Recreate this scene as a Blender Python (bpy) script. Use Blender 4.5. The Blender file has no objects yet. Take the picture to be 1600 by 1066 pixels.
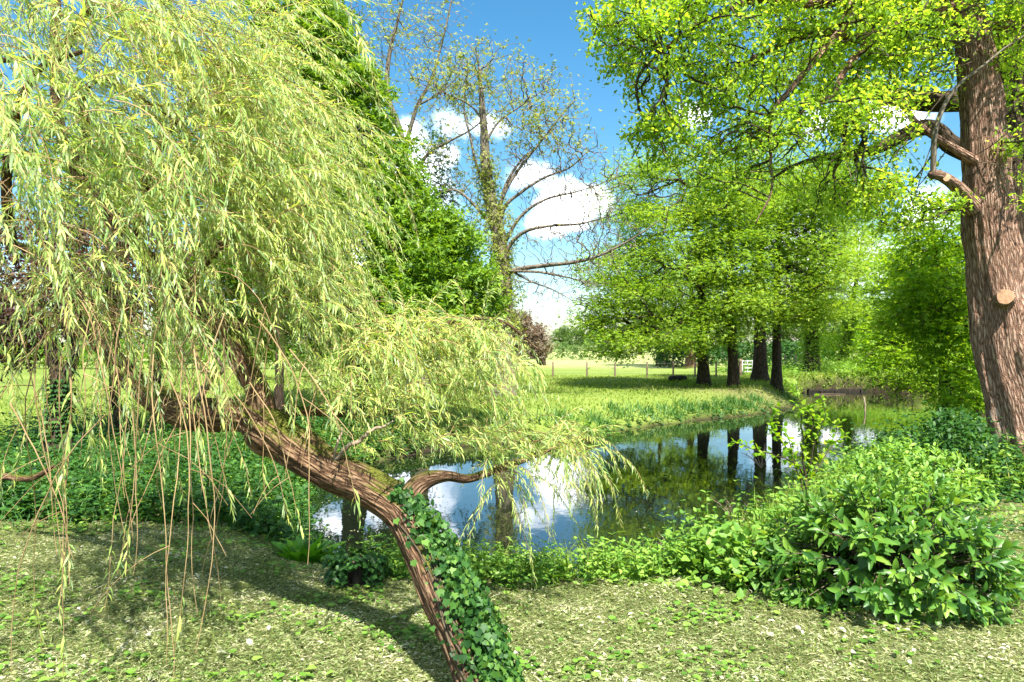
import bpy, math, random, heapq
import numpy as np
from mathutils import Vector, Matrix

random.seed(5)
rng = np.random.default_rng(11)
scn = bpy.context.scene
COL = scn.collection

# ------------------------------------------------------------------ camera, light, exposure
F, HX, HY, CZ = 1142.0, 800.0, 540.0, 1.8      # focal length in photo pixels, horizon row, eye height
cam_d = bpy.data.cameras.new('camera')
cam = bpy.data.objects.new('camera', cam_d)
COL.objects.link(cam)
cam.location = (0, 0, CZ)
cam.rotation_euler = (math.radians(90), 0, 0)
cam_d.sensor_width = 36
cam_d.lens = 36 * F / 1600
cam_d.shift_y = (HY - 533) / 1600
cam_d.clip_start = 0.05
cam_d.clip_end = 3000
scn.camera = cam

SUN = Vector((0.15, -0.52, 0.84)).normalized()   # towards the sun
sun_d = bpy.data.lights.new('sun', 'SUN')
sun_d.energy = 5.0
sun_d.angle = math.radians(0.6)
sun_d.color = (1.0, 0.95, 0.86)
sun = bpy.data.objects.new('sun', sun_d)
COL.objects.link(sun)
sun.rotation_euler = SUN.to_track_quat('Z', 'Y').to_euler()
sun.location = (20, 10, 40)

scn.view_settings.view_transform = 'Standard'
scn.view_settings.look = 'None'
scn.view_settings.exposure = 1.72
scn.view_settings.gamma = 1
scn.view_settings.use_curve_mapping = False
scn.cycles.max_bounces = 8
scn.cycles.diffuse_bounces = 4
scn.cycles.glossy_bounces = 3
scn.cycles.transmission_bounces = 5
scn.cycles.transparent_max_bounces = 6
scn.cycles.sample_clamp_indirect = 6
scn.cycles.caustics_reflective = False
scn.cycles.caustics_refractive = False
scn.cycles.use_denoising = True


def pdir(px, py):
    v = Vector(((px - HX) / F, 1.0, -(py - HY) / F))
    return v.normalized()


world = bpy.data.worlds.new('World')
scn.world = world
world.use_nodes = True
nt = world.node_tree
nt.nodes.clear()


def N(tree, kind, **kw):
    n = tree.nodes.new(kind)
    for k, v in kw.items():
        setattr(n, k, v)
    return n


def math_node(tree, op, a, b=None, clamp=False):
    n = N(tree, 'ShaderNodeMath', operation=op)
    n.use_clamp = clamp
    for i, v in enumerate((a, b)):
        if v is None:
            continue
        if isinstance(v, (int, float)):
            n.inputs[i].default_value = v
        else:
            tree.links.new(v, n.inputs[i])
    return n.outputs[0]


def build_sky():
    L = nt.links
    tc = N(nt, 'ShaderNodeTexCoord')
    nv = N(nt, 'ShaderNodeVectorMath', operation='NORMALIZE')
    L.new(tc.outputs['Generated'], nv.inputs[0])
    d = nv.outputs[0]
    sky = N(nt, 'ShaderNodeTexSky', sky_type='NISHITA')
    sky.sun_disc = False
    sky.sun_elevation = math.asin(SUN.z)
    sky.sun_rotation = math.atan2(SUN.x, SUN.y)
    sky.air_density = 1.0
    sky.dust_density = 0.6
    sky.ozone_density = 2.0
    hsv = N(nt, 'ShaderNodeHueSaturation')
    hsv.inputs['Hue'].default_value = 0.487
    hsv.inputs['Saturation'].default_value = 1.32
    hsv.inputs['Value'].default_value = 0.46
    L.new(sky.outputs[0], hsv.inputs['Color'])
    # clouds: a handful of cumulus heaps round the whole sky, edges broken by noise
    heaps = [(700, 185, .055), (760, 195, .035), (640, 205, .05), (820, 275, .035), (880, 318, .045), (930, 312, .03),
             (850, 350, .03), (1290, 185, .05), (1370, 175, .05), (1080, 175, .03), (640, 290, .07), (570, 300, .08), (680, 245, .04), (590, 225, .08), (510, 260, .1),
             (560, 420, .1), (1440, 330, .06), (1300, 420, .12)]
    dirs = [(pdir(x, y), r) for x, y, r in heaps]
    r2 = random.Random(3)
    for i in range(30):
        az, el = r2.uniform(0, 6.283), r2.uniform(.12, 1.2)
        v = Vector((math.sin(az) * math.cos(el), math.cos(az) * math.cos(el), math.sin(el)))
        if v.y > .45:
            continue
        dirs.append((v, r2.uniform(.12, .3)))  # unseen clouds outside the view, enlarged to add fill light
    nz = N(nt, 'ShaderNodeTexNoise')
    nz.inputs['Scale'].default_value = 9
    nz.inputs['Detail'].default_value = 7
    nz.inputs['Roughness'].default_value = .58
    L.new(d, nz.inputs['Vector'])
    acc = None
    for v, r in dirs:
        sub = N(nt, 'ShaderNodeVectorMath', operation='SUBTRACT')
        L.new(d, sub.inputs[0])
        sub.inputs[1].default_value = v
        mul = N(nt, 'ShaderNodeVectorMath', operation='MULTIPLY')
        L.new(sub.outputs[0], mul.inputs[0])
        mul.inputs[1].default_value = (1, 1, 1.45)
        ln = N(nt, 'ShaderNodeVectorMath', operation='LENGTH')
        L.new(mul.outputs[0], ln.inputs[0])
        f = math_node(nt, 'SUBTRACT', 1.0, math_node(nt, 'DIVIDE', ln.outputs['Value'], r * 1.0))
        acc = f if acc is None else math_node(nt, 'MAXIMUM', acc, f)
    base = math_node(nt, 'ADD', math_node(nt, 'MAXIMUM', acc, -1.0),
                     math_node(nt, 'MULTIPLY', math_node(nt, 'SUBTRACT', nz.outputs['Fac'], .5), 3.6))
    mr = N(nt, 'ShaderNodeMapRange', interpolation_type='SMOOTHSTEP')
    mr.inputs['From Min'].default_value = .02
    mr.inputs['From Max'].default_value = .95
    L.new(base, mr.inputs['Value'])
    n2 = N(nt, 'ShaderNodeTexNoise')
    n2.inputs['Scale'].default_value = 14
    n2.inputs['Detail'].default_value = 5
    L.new(d, n2.inputs['Vector'])
    cr = N(nt, 'ShaderNodeValToRGB')
    cr.color_ramp.elements[0].position = .35
    cr.color_ramp.elements[0].color = (5.5, 6.1, 7.0, 1)
    cr.color_ramp.elements[1].position = .62
    cr.color_ramp.elements[1].color = (9.0, 9.1, 9.2, 1)
    L.new(n2.outputs['Fac'], cr.inputs['Fac'])
    mix = N(nt, 'ShaderNodeMix', data_type='RGBA')
    L.new(mr.outputs[0], mix.inputs['Factor'])
    L.new(hsv.outputs[0], mix.inputs[6])
    L.new(cr.outputs[0], mix.inputs[7])
    bg = N(nt, 'ShaderNodeBackground')
    bg.inputs['Strength'].default_value = 0.15
    L.new(mix.outputs[2], bg.inputs['Color'])
    out = N(nt, 'ShaderNodeOutputWorld')
    L.new(bg.outputs[0], out.inputs['Surface'])


build_sky()


# ------------------------------------------------------------------ helpers
def at(px, py, d):
    """Where the photo's sight line through (px, py) is d metres ahead of the camera."""
    return np.array(((px - HX) / F * d, d, CZ - (py - HY) / F * d))


def path(pts, n=8):
    """list of (px, py, d, r) -> smooth polyline and radii (Catmull-Rom)."""
    P = np.array([at(a, b, c) for a, b, c, _ in pts])
    R = np.array([q[3] for q in pts], float)
    return smooth(P, R, n)


def smooth(P, R, n=8):
    P = np.asarray(P, float)
    R = np.asarray(R, float)
    Q = np.vstack([2 * P[0] - P[1], P, 2 * P[-1] - P[-2]])
    op, orr = [], []
    for i in range(len(P) - 1):
        p0, p1, p2, p3 = Q[i:i + 4]
        t = np.linspace(0, 1, n, endpoint=False)[:, None]
        op.append(.5 * ((2 * p1) + (p2 - p0) * t + (2 * p0 - 5 * p1 + 4 * p2 - p3) * t ** 2 + (3 * p1 - p0 - 3 * p2 + p3) * t ** 3))
        orr.append(R[i] + (R[i + 1] - R[i]) * t[:, 0])
    op.append(P[-1:])
    orr.append(R[-1:])
    return np.vstack(op), np.concatenate(orr)


def unit(v):
    return v / np.maximum(np.linalg.norm(v, axis=-1, keepdims=True), 1e-9)


def vnoise(p, seed=0):
    p = np.asarray(p, float)
    i = np.floor(p).astype(np.int64)
    f = p - i
    f = f * f * (3 - 2 * f)

    def h(x, y, z):
        n = (x * 374761393 + y * 668265263 + z * 1274126177 + seed * 974711) & 0xffffffff
        n = ((n ^ (n >> 13)) * 1274126177) & 0xffffffff
        n = n ^ (n >> 16)
        return (n & 0xffff) / 65535.0
    x, y, z = i[..., 0], i[..., 1], i[..., 2]
    r = 0
    for dx in (0, 1):
        wx = f[..., 0] if dx else 1 - f[..., 0]
        for dy in (0, 1):
            wy = f[..., 1] if dy else 1 - f[..., 1]
            for dz in (0, 1):
                wz = f[..., 2] if dz else 1 - f[..., 2]
                r = r + wx * wy * wz * h(x + dx, y + dy, z + dz)
    return r


def fbm(p, oct=4, seed=0):
    p = np.asarray(p, float)
    s, a, t = 0, .5, 0
    for k in range(oct):
        s = s + a * vnoise(p * 2 ** k, seed + k)
        t += a
        a *= .5
    return s / t


class MB:
    """Collects vertices and faces for ONE mesh object."""

    def __init__(self):
        self.v, self.loops, self.tot, self.uv = [], [], [], []
        self.n = 0
        self.hasuv = False

    def add(self, verts, faces, uv=None):
        verts = np.asarray(verts, float).reshape(-1, 3)
        if isinstance(faces, np.ndarray):
            faces = [faces]
        for fa in faces:
            fa = np.asarray(fa, np.int64)
            self.loops.append((fa + self.n).ravel())
            self.tot.append(np.full(len(fa), fa.shape[1], np.int64))
        self.v.append(verts)
        if uv is not None:
            self.hasuv = True
            self.uv.append(np.asarray(uv, float).reshape(-1, 2))
        else:
            self.uv.append(np.zeros((len(verts), 2)))
        self.n += len(verts)
        return self

    def mesh(self, name, mats, off=(0, 0, 0), flat=False):
        me = bpy.data.meshes.new(name)
        v = np.vstack(self.v) - np.asarray(off)
        lo = np.concatenate(self.loops)
        to = np.concatenate(self.tot)
        me.vertices.add(len(v))
        me.vertices.foreach_set('co', v.astype(np.float32).ravel())
        me.loops.add(len(lo))
        me.loops.foreach_set('vertex_index', lo.astype(np.int32))
        me.polygons.add(len(to))
        st = np.concatenate([[0], np.cumsum(to)[:-1]])
        me.polygons.foreach_set('loop_start', st.astype(np.int32))
        me.polygons.foreach_set('loop_total', to.astype(np.int32))
        me.polygons.foreach_set('use_smooth', np.full(len(to), not flat))
        if self.hasuv:
            uv = np.vstack(self.uv)[lo]
            ul = me.uv_layers.new(name='UVMap')
            ul.data.foreach_set('uv', uv.astype(np.float32).ravel())
        for m in (mats if isinstance(mats, (list, tuple)) else [mats]):
            me.materials.append(m)
        me.update(calc_edges=True)
        return me

    def build(self, name, mat, parent=None, flat=False, kind=None, loc=None):
        if parent is not None:
            off = world_loc(parent)
        else:
            off = (0, 0, 0) if loc is None else loc
        o = bpy.data.objects.new(name, self.mesh(name, mat, off, flat))
        COL.objects.link(o)
        if parent is not None:
            o.parent = parent
        elif loc is not None:
            o.location = loc
        if kind:
            o['kind'] = kind
        return o


def world_loc(o):
    p = np.array(o.location)
    while o.parent is not None:
        o = o.parent
        p = p + np.array(o.location)
    return p


def tag(o, label, cat, group=None, kind=None):
    if label:
        o['label'] = label
    if cat:
        o['category'] = cat
    if group:
        o['group'] = group
    if kind:
        o['kind'] = kind
    return o


def thing(name, label, cat, loc, group=None):
    o = bpy.data.objects.new(name, None)
    o.empty_display_size = .2
    COL.objects.link(o)
    o.location = loc
    return tag(o, label, cat, group)


def tube(mb, P, R, k=8, rough=0.0, seed=0, cap=True, fs=(6, 1.5), knots=None, close_start=False):
    """A tapered tube along P; uv in metres (round, along). rough = furrow depth as a share of the radius."""
    P = np.asarray(P, float)
    R = np.asarray(R, float)
    n = len(P)
    T = unit(np.gradient(P, axis=0))
    ref = np.array((0, 1.0, 0))          # seam on the far side from the camera
    if abs(T[0] @ ref) > .95:
        ref = np.array((1.0, 0, 0))
    A = unit(ref - T * (T @ ref)[:, None])
    B = np.cross(T, A)
    th = np.linspace(0, 2 * np.pi, k, endpoint=False)
    S = np.concatenate([[0], np.cumsum(np.linalg.norm(np.diff(P, axis=0), axis=1))])
    r = np.repeat(R[:, None], k, 1)
    if rough:
        q = np.stack([np.cos(th)[None] * fs[0] + 0 * S[:, None], np.sin(th)[None] * fs[0] + 0 * S[:, None],
                      S[:, None] * fs[1] + 0 * th[None]], -1)
        a = fbm(q, 3, seed)
        b = fbm(q * np.array((.25, .25, .6)) + 7, 3, seed + 9)
        r = r * (1 + rough * (np.abs(a - .5) * 4 - .6) + rough * 1.6 * (b - .5))
        if knots:
            for (s0, t0, sz, amp) in knots:
                dd = ((S[:, None] - s0) / sz) ** 2 + (((th[None] - t0 + np.pi) % (2 * np.pi) - np.pi) * R[:, None] / sz) ** 2
                r = r + amp * np.exp(-dd)
    V = P[:, None] + r[..., None] * (np.cos(th)[None, :, None] * A[:, None] + np.sin(th)[None, :, None] * B[:, None])
    idx = np.arange(n * k).reshape(n, k)
    a, b = idx[:-1], idx[1:]
    f = np.stack([a, np.roll(a, -1, 1), np.roll(b, -1, 1), b], -1).reshape(-1, 4)
    uv = np.stack([np.repeat((th * max(R.max(), .01))[None], n, 0), np.repeat(S[:, None], k, 1)], -1)
    V = V.reshape(-1, 3)
    uv = uv.reshape(-1, 2)
    faces = [f]
    if cap:
        V = np.vstack([V, P[-1:] + T[-1] * R[-1] * .5])
        uv = np.vstack([uv, uv[-1:]])
        e = idx[-1]
        faces.append(np.stack([e, np.roll(e, -1), np.full(k, n * k)], -1))
    mb.add(V, faces, uv)
    return T, S


def jitterline(P, amp, seed=0):
    P = np.asarray(P, float)
    w = np.linspace(0, 1, len(P))[:, None]
    g = np.random.default_rng(seed).normal(0, amp, P.shape)
    g = np.cumsum(g, 0)
    return P + (g - g[-1:] * w - g[:1] * (1 - w)) * np.minimum(1, np.minimum(w, 1 - w) * 6)


# ---- leaf shapes: length 1 along +Y, face towards +Z
def T_willow():
    w = .066
    v = [(0, 0, 0), (-w, .3, .01), (w, .3, .01), (-w * .75 + .03, .65, -.07), (w * .75 + .03, .65, -.07), (.09, 1, -.24)]
    return np.array(v), [np.array([(0, 2, 1), (3, 4, 5)]), np.array([(1, 2, 4, 3)])]


def T_diamond(w=.3, fold=.08):
    v = [(0, 0, 0), (-w, .45, fold), (w, .45, fold), (0, 1, -.08)]
    return np.array(v), [np.array([(0, 2, 3), (0, 3, 1)])]


def T_broad(w=.2, fold=.05, droop=.15):
    v = [(0, 0, 0), (0, .35, -.01), (0, .7, -droop * .5), (0, 1, -droop),
         (-w * .85, .25, fold), (-w, .55, fold), (-w * .65, .82, fold - droop * .6), (w * .85, .25, fold), (w, .55, fold), (w * .65, .82, fold - droop * .6)]
    return np.array(v), [np.array([(0, 1, 4), (5, 2, 6), (6, 2, 3), (0, 7, 1), (2, 8, 9), (2, 9, 3)]), np.array([(4, 1, 2, 5), (1, 7, 8, 2)])]


def T_oak(fold=.06):
    v = [(0, 0, 0), (.1, .12, 0), (.2, .28, fold), (.14, .36, .02), (.3, .52, fold), (.2, .62, .02), (.3, .8, fold), (.14, .9, 0), (0, 1, -.1)]
    L = [(-x, y, z) for x, y, z in v[1:-1]]
    V = np.array(v + L)
    m = len(V)
    V = np.vstack([V, [(0, .3, 0), (0, .65, -.02)]])
    a, b = m, m + 1
    tr = [(0, 1, a), (1, 2, a), (2, 3, a), (3, 4, b), (a, 3, b), (4, 5, b), (5, 6, b), (6, 7, b), (7, 8, b)]
    tr += [(0, a, 9), (9, a, 10), (10, a, 11), (11, b, 12), (a, b, 11), (12, b, 13), (13, b, 14), (14, b, 15), (15, b, 8)]
    return V, [np.array(tr)]


def T_spray():
    """three small leaves on one twig end (6 triangles)"""
    V, T = [], []
    for a, s in ((0, 1), (.95, .72), (-.9, .78)):
        c, n = math.cos(a), math.sin(a)
        for x, y, z in ((0, .1, 0), (-.2, .5, .07), (.2, .5, .07), (0, 1, -.1)):
            V.append(((x * c + y * n) * s, (y * c - x * n) * s, z * s))
        k = len(V) - 4
        T += [(k, k + 2, k + 3), (k, k + 3, k + 1)]
    return np.array(V), [np.array(T)]


def T_ivy():
    v = [(0, 0, 0), (.4, -.06, .05), (.44, .22, .03), (.56, .5, .06), (.27, .66, .02), (0, 1, -.1)]
    L = [(-x, y, z) for x, y, z in v[1:-1]]
    V = np.array(v + L + [(0, .35, -.03)])
    c = 10
    ring = [0, 1, 2, 3, 4, 5, 9, 8, 7, 6]
    tr = [(ring[i], ring[(i + 1) % 10], c) for i in range(10)]
    return V, [np.array(tr)]


def T_heart(w=.38):
    v = [(0, 0, 0), (w * .9, .12, .08), (w, .4, .08), (w * .55, .75, .03), (0, 1, -.12), (-w * .55, .75, .03), (-w, .4, .08), (-w * .9, .12, .08), (0, .4, -.01)]
    tr = [(0, 1, 8), (1, 2, 8), (2, 3, 8), (3, 4, 8), (4, 5, 8), (5, 6, 8), (6, 7, 8), (7, 0, 8)]
    return np.array(v), [np.array(tr)]


def frames(D, Nn):
    Y = unit(np.asarray(D, float))
    Z = np.asarray(Nn, float)
    Z = unit(Z - Y * np.sum(Z * Y, -1, keepdims=True))
    X = np.cross(Y, Z)
    return X, Y, Z


def scatter(mb, tmpl, P, D, Nn, S, wide=None):
    V, faces = tmpl
    n = len(P)
    if n == 0:
        return
    X, Y, Z = frames(D, Nn)
    S = np.broadcast_to(np.asarray(S, float), (n,))
    w = S if wide is None else S * wide
    W = P[:, None] + V[None, :, 0:1] * X[:, None] * w[:, None, None] + V[None, :, 1:2] * Y[:, None] * S[:, None, None] + V[None, :, 2:3] * Z[:, None] * S[:, None, None]
    m = len(V)
    off = (np.arange(n) * m)
    mb.add(W.reshape(-1, 3), [(f[None] + off[:, None, None]).reshape(-1, f.shape[1]) for f in faces if len(f)])


def leaf_objects(parent, name, tmpl, mat, P, D, Nn, S, wide=None, variants=None):
    """single leaves as parts sharing one mesh"""
    V, faces = tmpl
    base = MB().add(V, [f for f in faces if len(f)]).mesh(name, mat)
    X, Y, Z = frames(D, Nn)
    w = np.broadcast_to(np.asarray(S, float), (len(P),))
    ww = w if wide is None else w * wide
    off = world_loc(parent)
    out = []
    for i in range(len(P)):
        o = bpy.data.objects.new(name, base)
        p = P[i] - off
        x, y, z = X[i] * ww[i], Y[i] * w[i], Z[i] * w[i]
        o.parent = parent
        o.matrix_local = Matrix(((x[0], y[0], z[0], p[0]), (x[1], y[1], z[1], p[1]), (x[2], y[2], z[2], p[2]), (0, 0, 0, 1)))
        COL.objects.link(o)
        out.append(o)
    return out


def project(P):
    P = np.asarray(P)
    d = np.maximum(P[..., 1], .05)
    return HX + P[..., 0] / d * F, HY - (P[..., 2] - CZ) / d * F, P[..., 1]


def pick_largest(P, S, k=300, fill=1.0, cell=9):
    """indices of the k pieces that show largest: near ones, one per small cell of view so that the chosen are not buried"""
    px, py, d = project(P)
    ok = (px > 4) & (px < 1596) & (py > 4) & (py < 1062) & (d > .3)
    idx = np.nonzero(ok)[0]
    order = idx[np.argsort(d[idx])]
    seen, got = set(), []
    for i in order:
        c = (int(px[i] // cell), int(py[i] // cell))
        if c in seen:
            continue
        seen.add(c)
        got.append(i)
    got = np.array(got, int)
    sz = (np.asarray(S)[got] / d[got])
    return got[np.argsort(-sz)[:k]]


def rand_unit(n, g=None):
    return unit((g or rng).normal(size=(n, 3)))


# ---- tree skeletons: nodes joined to the limbs by shortest paths
def blob_points(blobs, n, g, shell=.33):
    """points in ellipsoids given as (centre, (rx, ry, rz)); shell < 1/3 crowds the outside"""
    vol = np.array([b[1][0] * b[1][1] * b[1][2] for b in blobs]) ** .8
    ch = g.choice(len(blobs), n, p=vol / vol.sum())
    c = np.array([b[0] for b in blobs])[ch]
    r = np.array([b[1] for b in blobs])[ch]
    u = rand_unit(n, g)
    k = .62 + .8 * fbm(u * 2.2 + c * .37, 3, 17)
    return c + u * ((g.random(n) ** shell) * k)[:, None] * r


def grow(roots, att, k=9, power=1.7, rtip=.005, expo=.46, rmax=.1):
    RP = np.vstack([p for p, _ in roots])
    RR = np.concatenate([r for _, r in roots])
    nodes = np.vstack([RP, att])
    n0, n = len(RP), len(RP) + len(att)
    nb, nd = [], []
    for s in range(0, n, 400):
        q = nodes[s:s + 400]
        D = np.sqrt(np.maximum(0, (q ** 2).sum(1)[:, None] + (nodes ** 2).sum(1)[None] - 2 * q @ nodes.T))
        ix = np.argpartition(D, k + 1, 1)[:, :k + 1]
        nb.append(ix)
        nd.append(np.take_along_axis(D, ix, 1))
    nb, nd = np.vstack(nb), np.vstack(nd)
    adj = [[] for _ in range(n)]
    for i in range(n):
        for j, dd in zip(nb[i], nd[i]):
            if i != j:
                adj[i].append((int(j), float(dd)))
                adj[int(j)].append((i, float(dd)))
    # every attractor may also reach its nearest limb node directly
    for s in range(n0, n, 400):
        q = nodes[s:s + 400]
        D = np.sqrt(np.maximum(0, (q ** 2).sum(1)[:, None] + (RP ** 2).sum(1)[None] - 2 * q @ RP.T))
        j = D.argmin(1)
        for t in range(len(q)):
            adj[int(j[t])].append((s + t, float(D[t, j[t]])))
    cost = np.full(n, np.inf)
    par = np.full(n, -1)
    h = []
    for i in range(n0):
        cost[i] = 0
        h.append((0.0, i))
    heapq.heapify(h)
    while h:
        c, i = heapq.heappop(h)
        if c > cost[i]:
            continue
        for j, dd in adj[i]:
            if j < n0:
                continue
            cc = c + dd ** power
            if cc < cost[j] - 1e-12:
                cost[j] = cc
                par[j] = i
                heapq.heappush(h, (cc, j))
    order = np.argsort(-cost)
    kids = [[] for _ in range(n)]
    cnt = np.zeros(n)
    for i in order:
        if i < n0 or par[i] < 0:
            continue
        if not kids[i]:
            cnt[i] = 1
        cnt[par[i]] += cnt[i]
        kids[par[i]].append(int(i))
    rad = np.minimum(rtip * np.maximum(cnt, 1) ** expo, rmax)
    rad[:n0] = RR
    chains = []
    stack = []
    for i in range(n0):
        for j in kids[i]:
            stack.append((i, j))
    while stack:
        p, j = stack.pop()
        ch = [p, j]
        while kids[j]:
            ks = sorted(kids[j], key=lambda q: -cnt[q])
            for q in ks[1:]:
                stack.append((j, q))
            j = ks[0]
            ch.append(j)
        chains.append(ch)
    tips = np.array([i for i in range(n0, n) if par[i] >= 0 and cnt[i] <= 3])
    return dict(nodes=nodes, par=par, cnt=cnt, rad=rad, chains=chains, tips=tips, n0=n0)


def branch_mesh(mb, sk, minr=0.0, seg=4, wob=.0, g=None):
    for ch in sk['chains']:
        P = sk['nodes'][ch].copy()
        R = sk['rad'][ch].copy()
        R[0] = min(R[0], R[1] * 1.25)
        if R.max() < minr:
            continue
        if len(P) > 2:
            P[1:-1] = P[1:-1] * .6 + (P[:-2] + P[2:]) * .2
        P, R = smooth(P, R, 3 if R.max() > .012 else 2)
        if wob:
            P = jitterline(P, wob, int(abs(P[-1, 0]) * 1000) % 9999)
        tube(mb, P, R, k=(6 if R.max() > .03 else seg if R.max() > .012 else 3), cap=False)


def tip_leaves(sk, per, spread, g, size, flat=.5, droop=.2, tips=None, vs=.7):
    tips = sk['tips'] if tips is None else tips
    nd, par = sk['nodes'], sk['par']
    t = np.repeat(tips, per)
    n = len(t)
    a, b = nd[par[t]], nd[t]
    u = g.random(n)[:, None] ** .7
    sd = unit(b - a)
    P = a + (b - a) * (u * 1.1) + g.normal(size=(n, 3)) * spread * np.array((1, 1, vs))
    D = unit(sd * .5 + rand_unit(n, g) * .9 + np.array((0, 0, -droop)))
    Nn = unit(rand_unit(n, g) * flat + np.array((0, 0, 1.0)))
    S = size * g.uniform(.65, 1.25, n)
    return P, D, Nn, S


# ------------------------------------------------------------------ materials
def new_mat(name):
    m = bpy.data.materials.new(name)
    m.use_nodes = True
    m.node_tree.nodes.clear()
    return m, m.node_tree


def ramp(t, cols, pos=None):
    r = N(t, 'ShaderNodeValToRGB')
    e = r.color_ramp.elements
    while len(e) < len(cols):
        e.new(.5)
    for i, c in enumerate(cols):
        e[i].position = (pos[i] if pos else i / (len(cols) - 1))
        e[i].color = (*c, 1)
    return r


def leaf_mat(name, cols, trans=.4, rough=.5, spec=.35, tcol=(1.25, 1.15, .45), pos=None, clump=1.2, under=None, cw=.75):
    m, t = new_mat(name)
    L = t.links
    geo = N(t, 'ShaderNodeNewGeometry')
    oi = N(t, 'ShaderNodeObjectInfo')
    r = math_node(t, 'FRACT', math_node(t, 'ADD', geo.outputs['Random Per Island'], oi.outputs['Random']))
    nz = N(t, 'ShaderNodeTexNoise')
    nz.inputs['Scale'].default_value = clump
    nz.inputs['Detail'].default_value = 3
    L.new(geo.outputs['Position'], nz.inputs['Vector'])
    r = math_node(t, 'ADD', math_node(t, 'MULTIPLY', r, .7), math_node(t, 'MULTIPLY', math_node(t, 'SUBTRACT', nz.outputs['Fac'], .3), cw), True)
    rp = ramp(t, cols, pos)
    L.new(r, rp.inputs['Fac'])
    p = N(t, 'ShaderNodeBsdfPrincipled')
    p.inputs['Roughness'].default_value = rough
    p.inputs['Specular IOR Level'].default_value = spec
    col = rp.outputs[0]
    if under:                       # paler underside of the leaf
        um = N(t, 'ShaderNodeMix', data_type='RGBA')
        L.new(math_node(t, 'MULTIPLY', geo.outputs['Backfacing'], .6), um.inputs['Factor'])
        L.new(col, um.inputs[6])
        um.inputs[7].default_value = (*under, 1)
        col = um.outputs[2]
    L.new(col, p.inputs['Base Color'])
    tr = N(t, 'ShaderNodeBsdfTranslucent')
    mc = N(t, 'ShaderNodeMix', data_type='RGBA', blend_type='MULTIPLY')
    mc.inputs['Factor'].default_value = 1
    L.new(rp.outputs[0], mc.inputs[6])
    mc.inputs[7].default_value = (*[c * 1.5 for c in tcol], 1)
    L.new(mc.outputs[2], tr.inputs['Color'])
    mx = N(t, 'ShaderNodeMixShader')
    mx.inputs[0].default_value = trans
    L.new(p.outputs[0], mx.inputs[1])
    L.new(tr.outputs[0], mx.inputs[2])
    o = N(t, 'ShaderNodeOutputMaterial')
    L.new(mx.outputs[0], o.inputs['Surface'])
    return m


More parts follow.
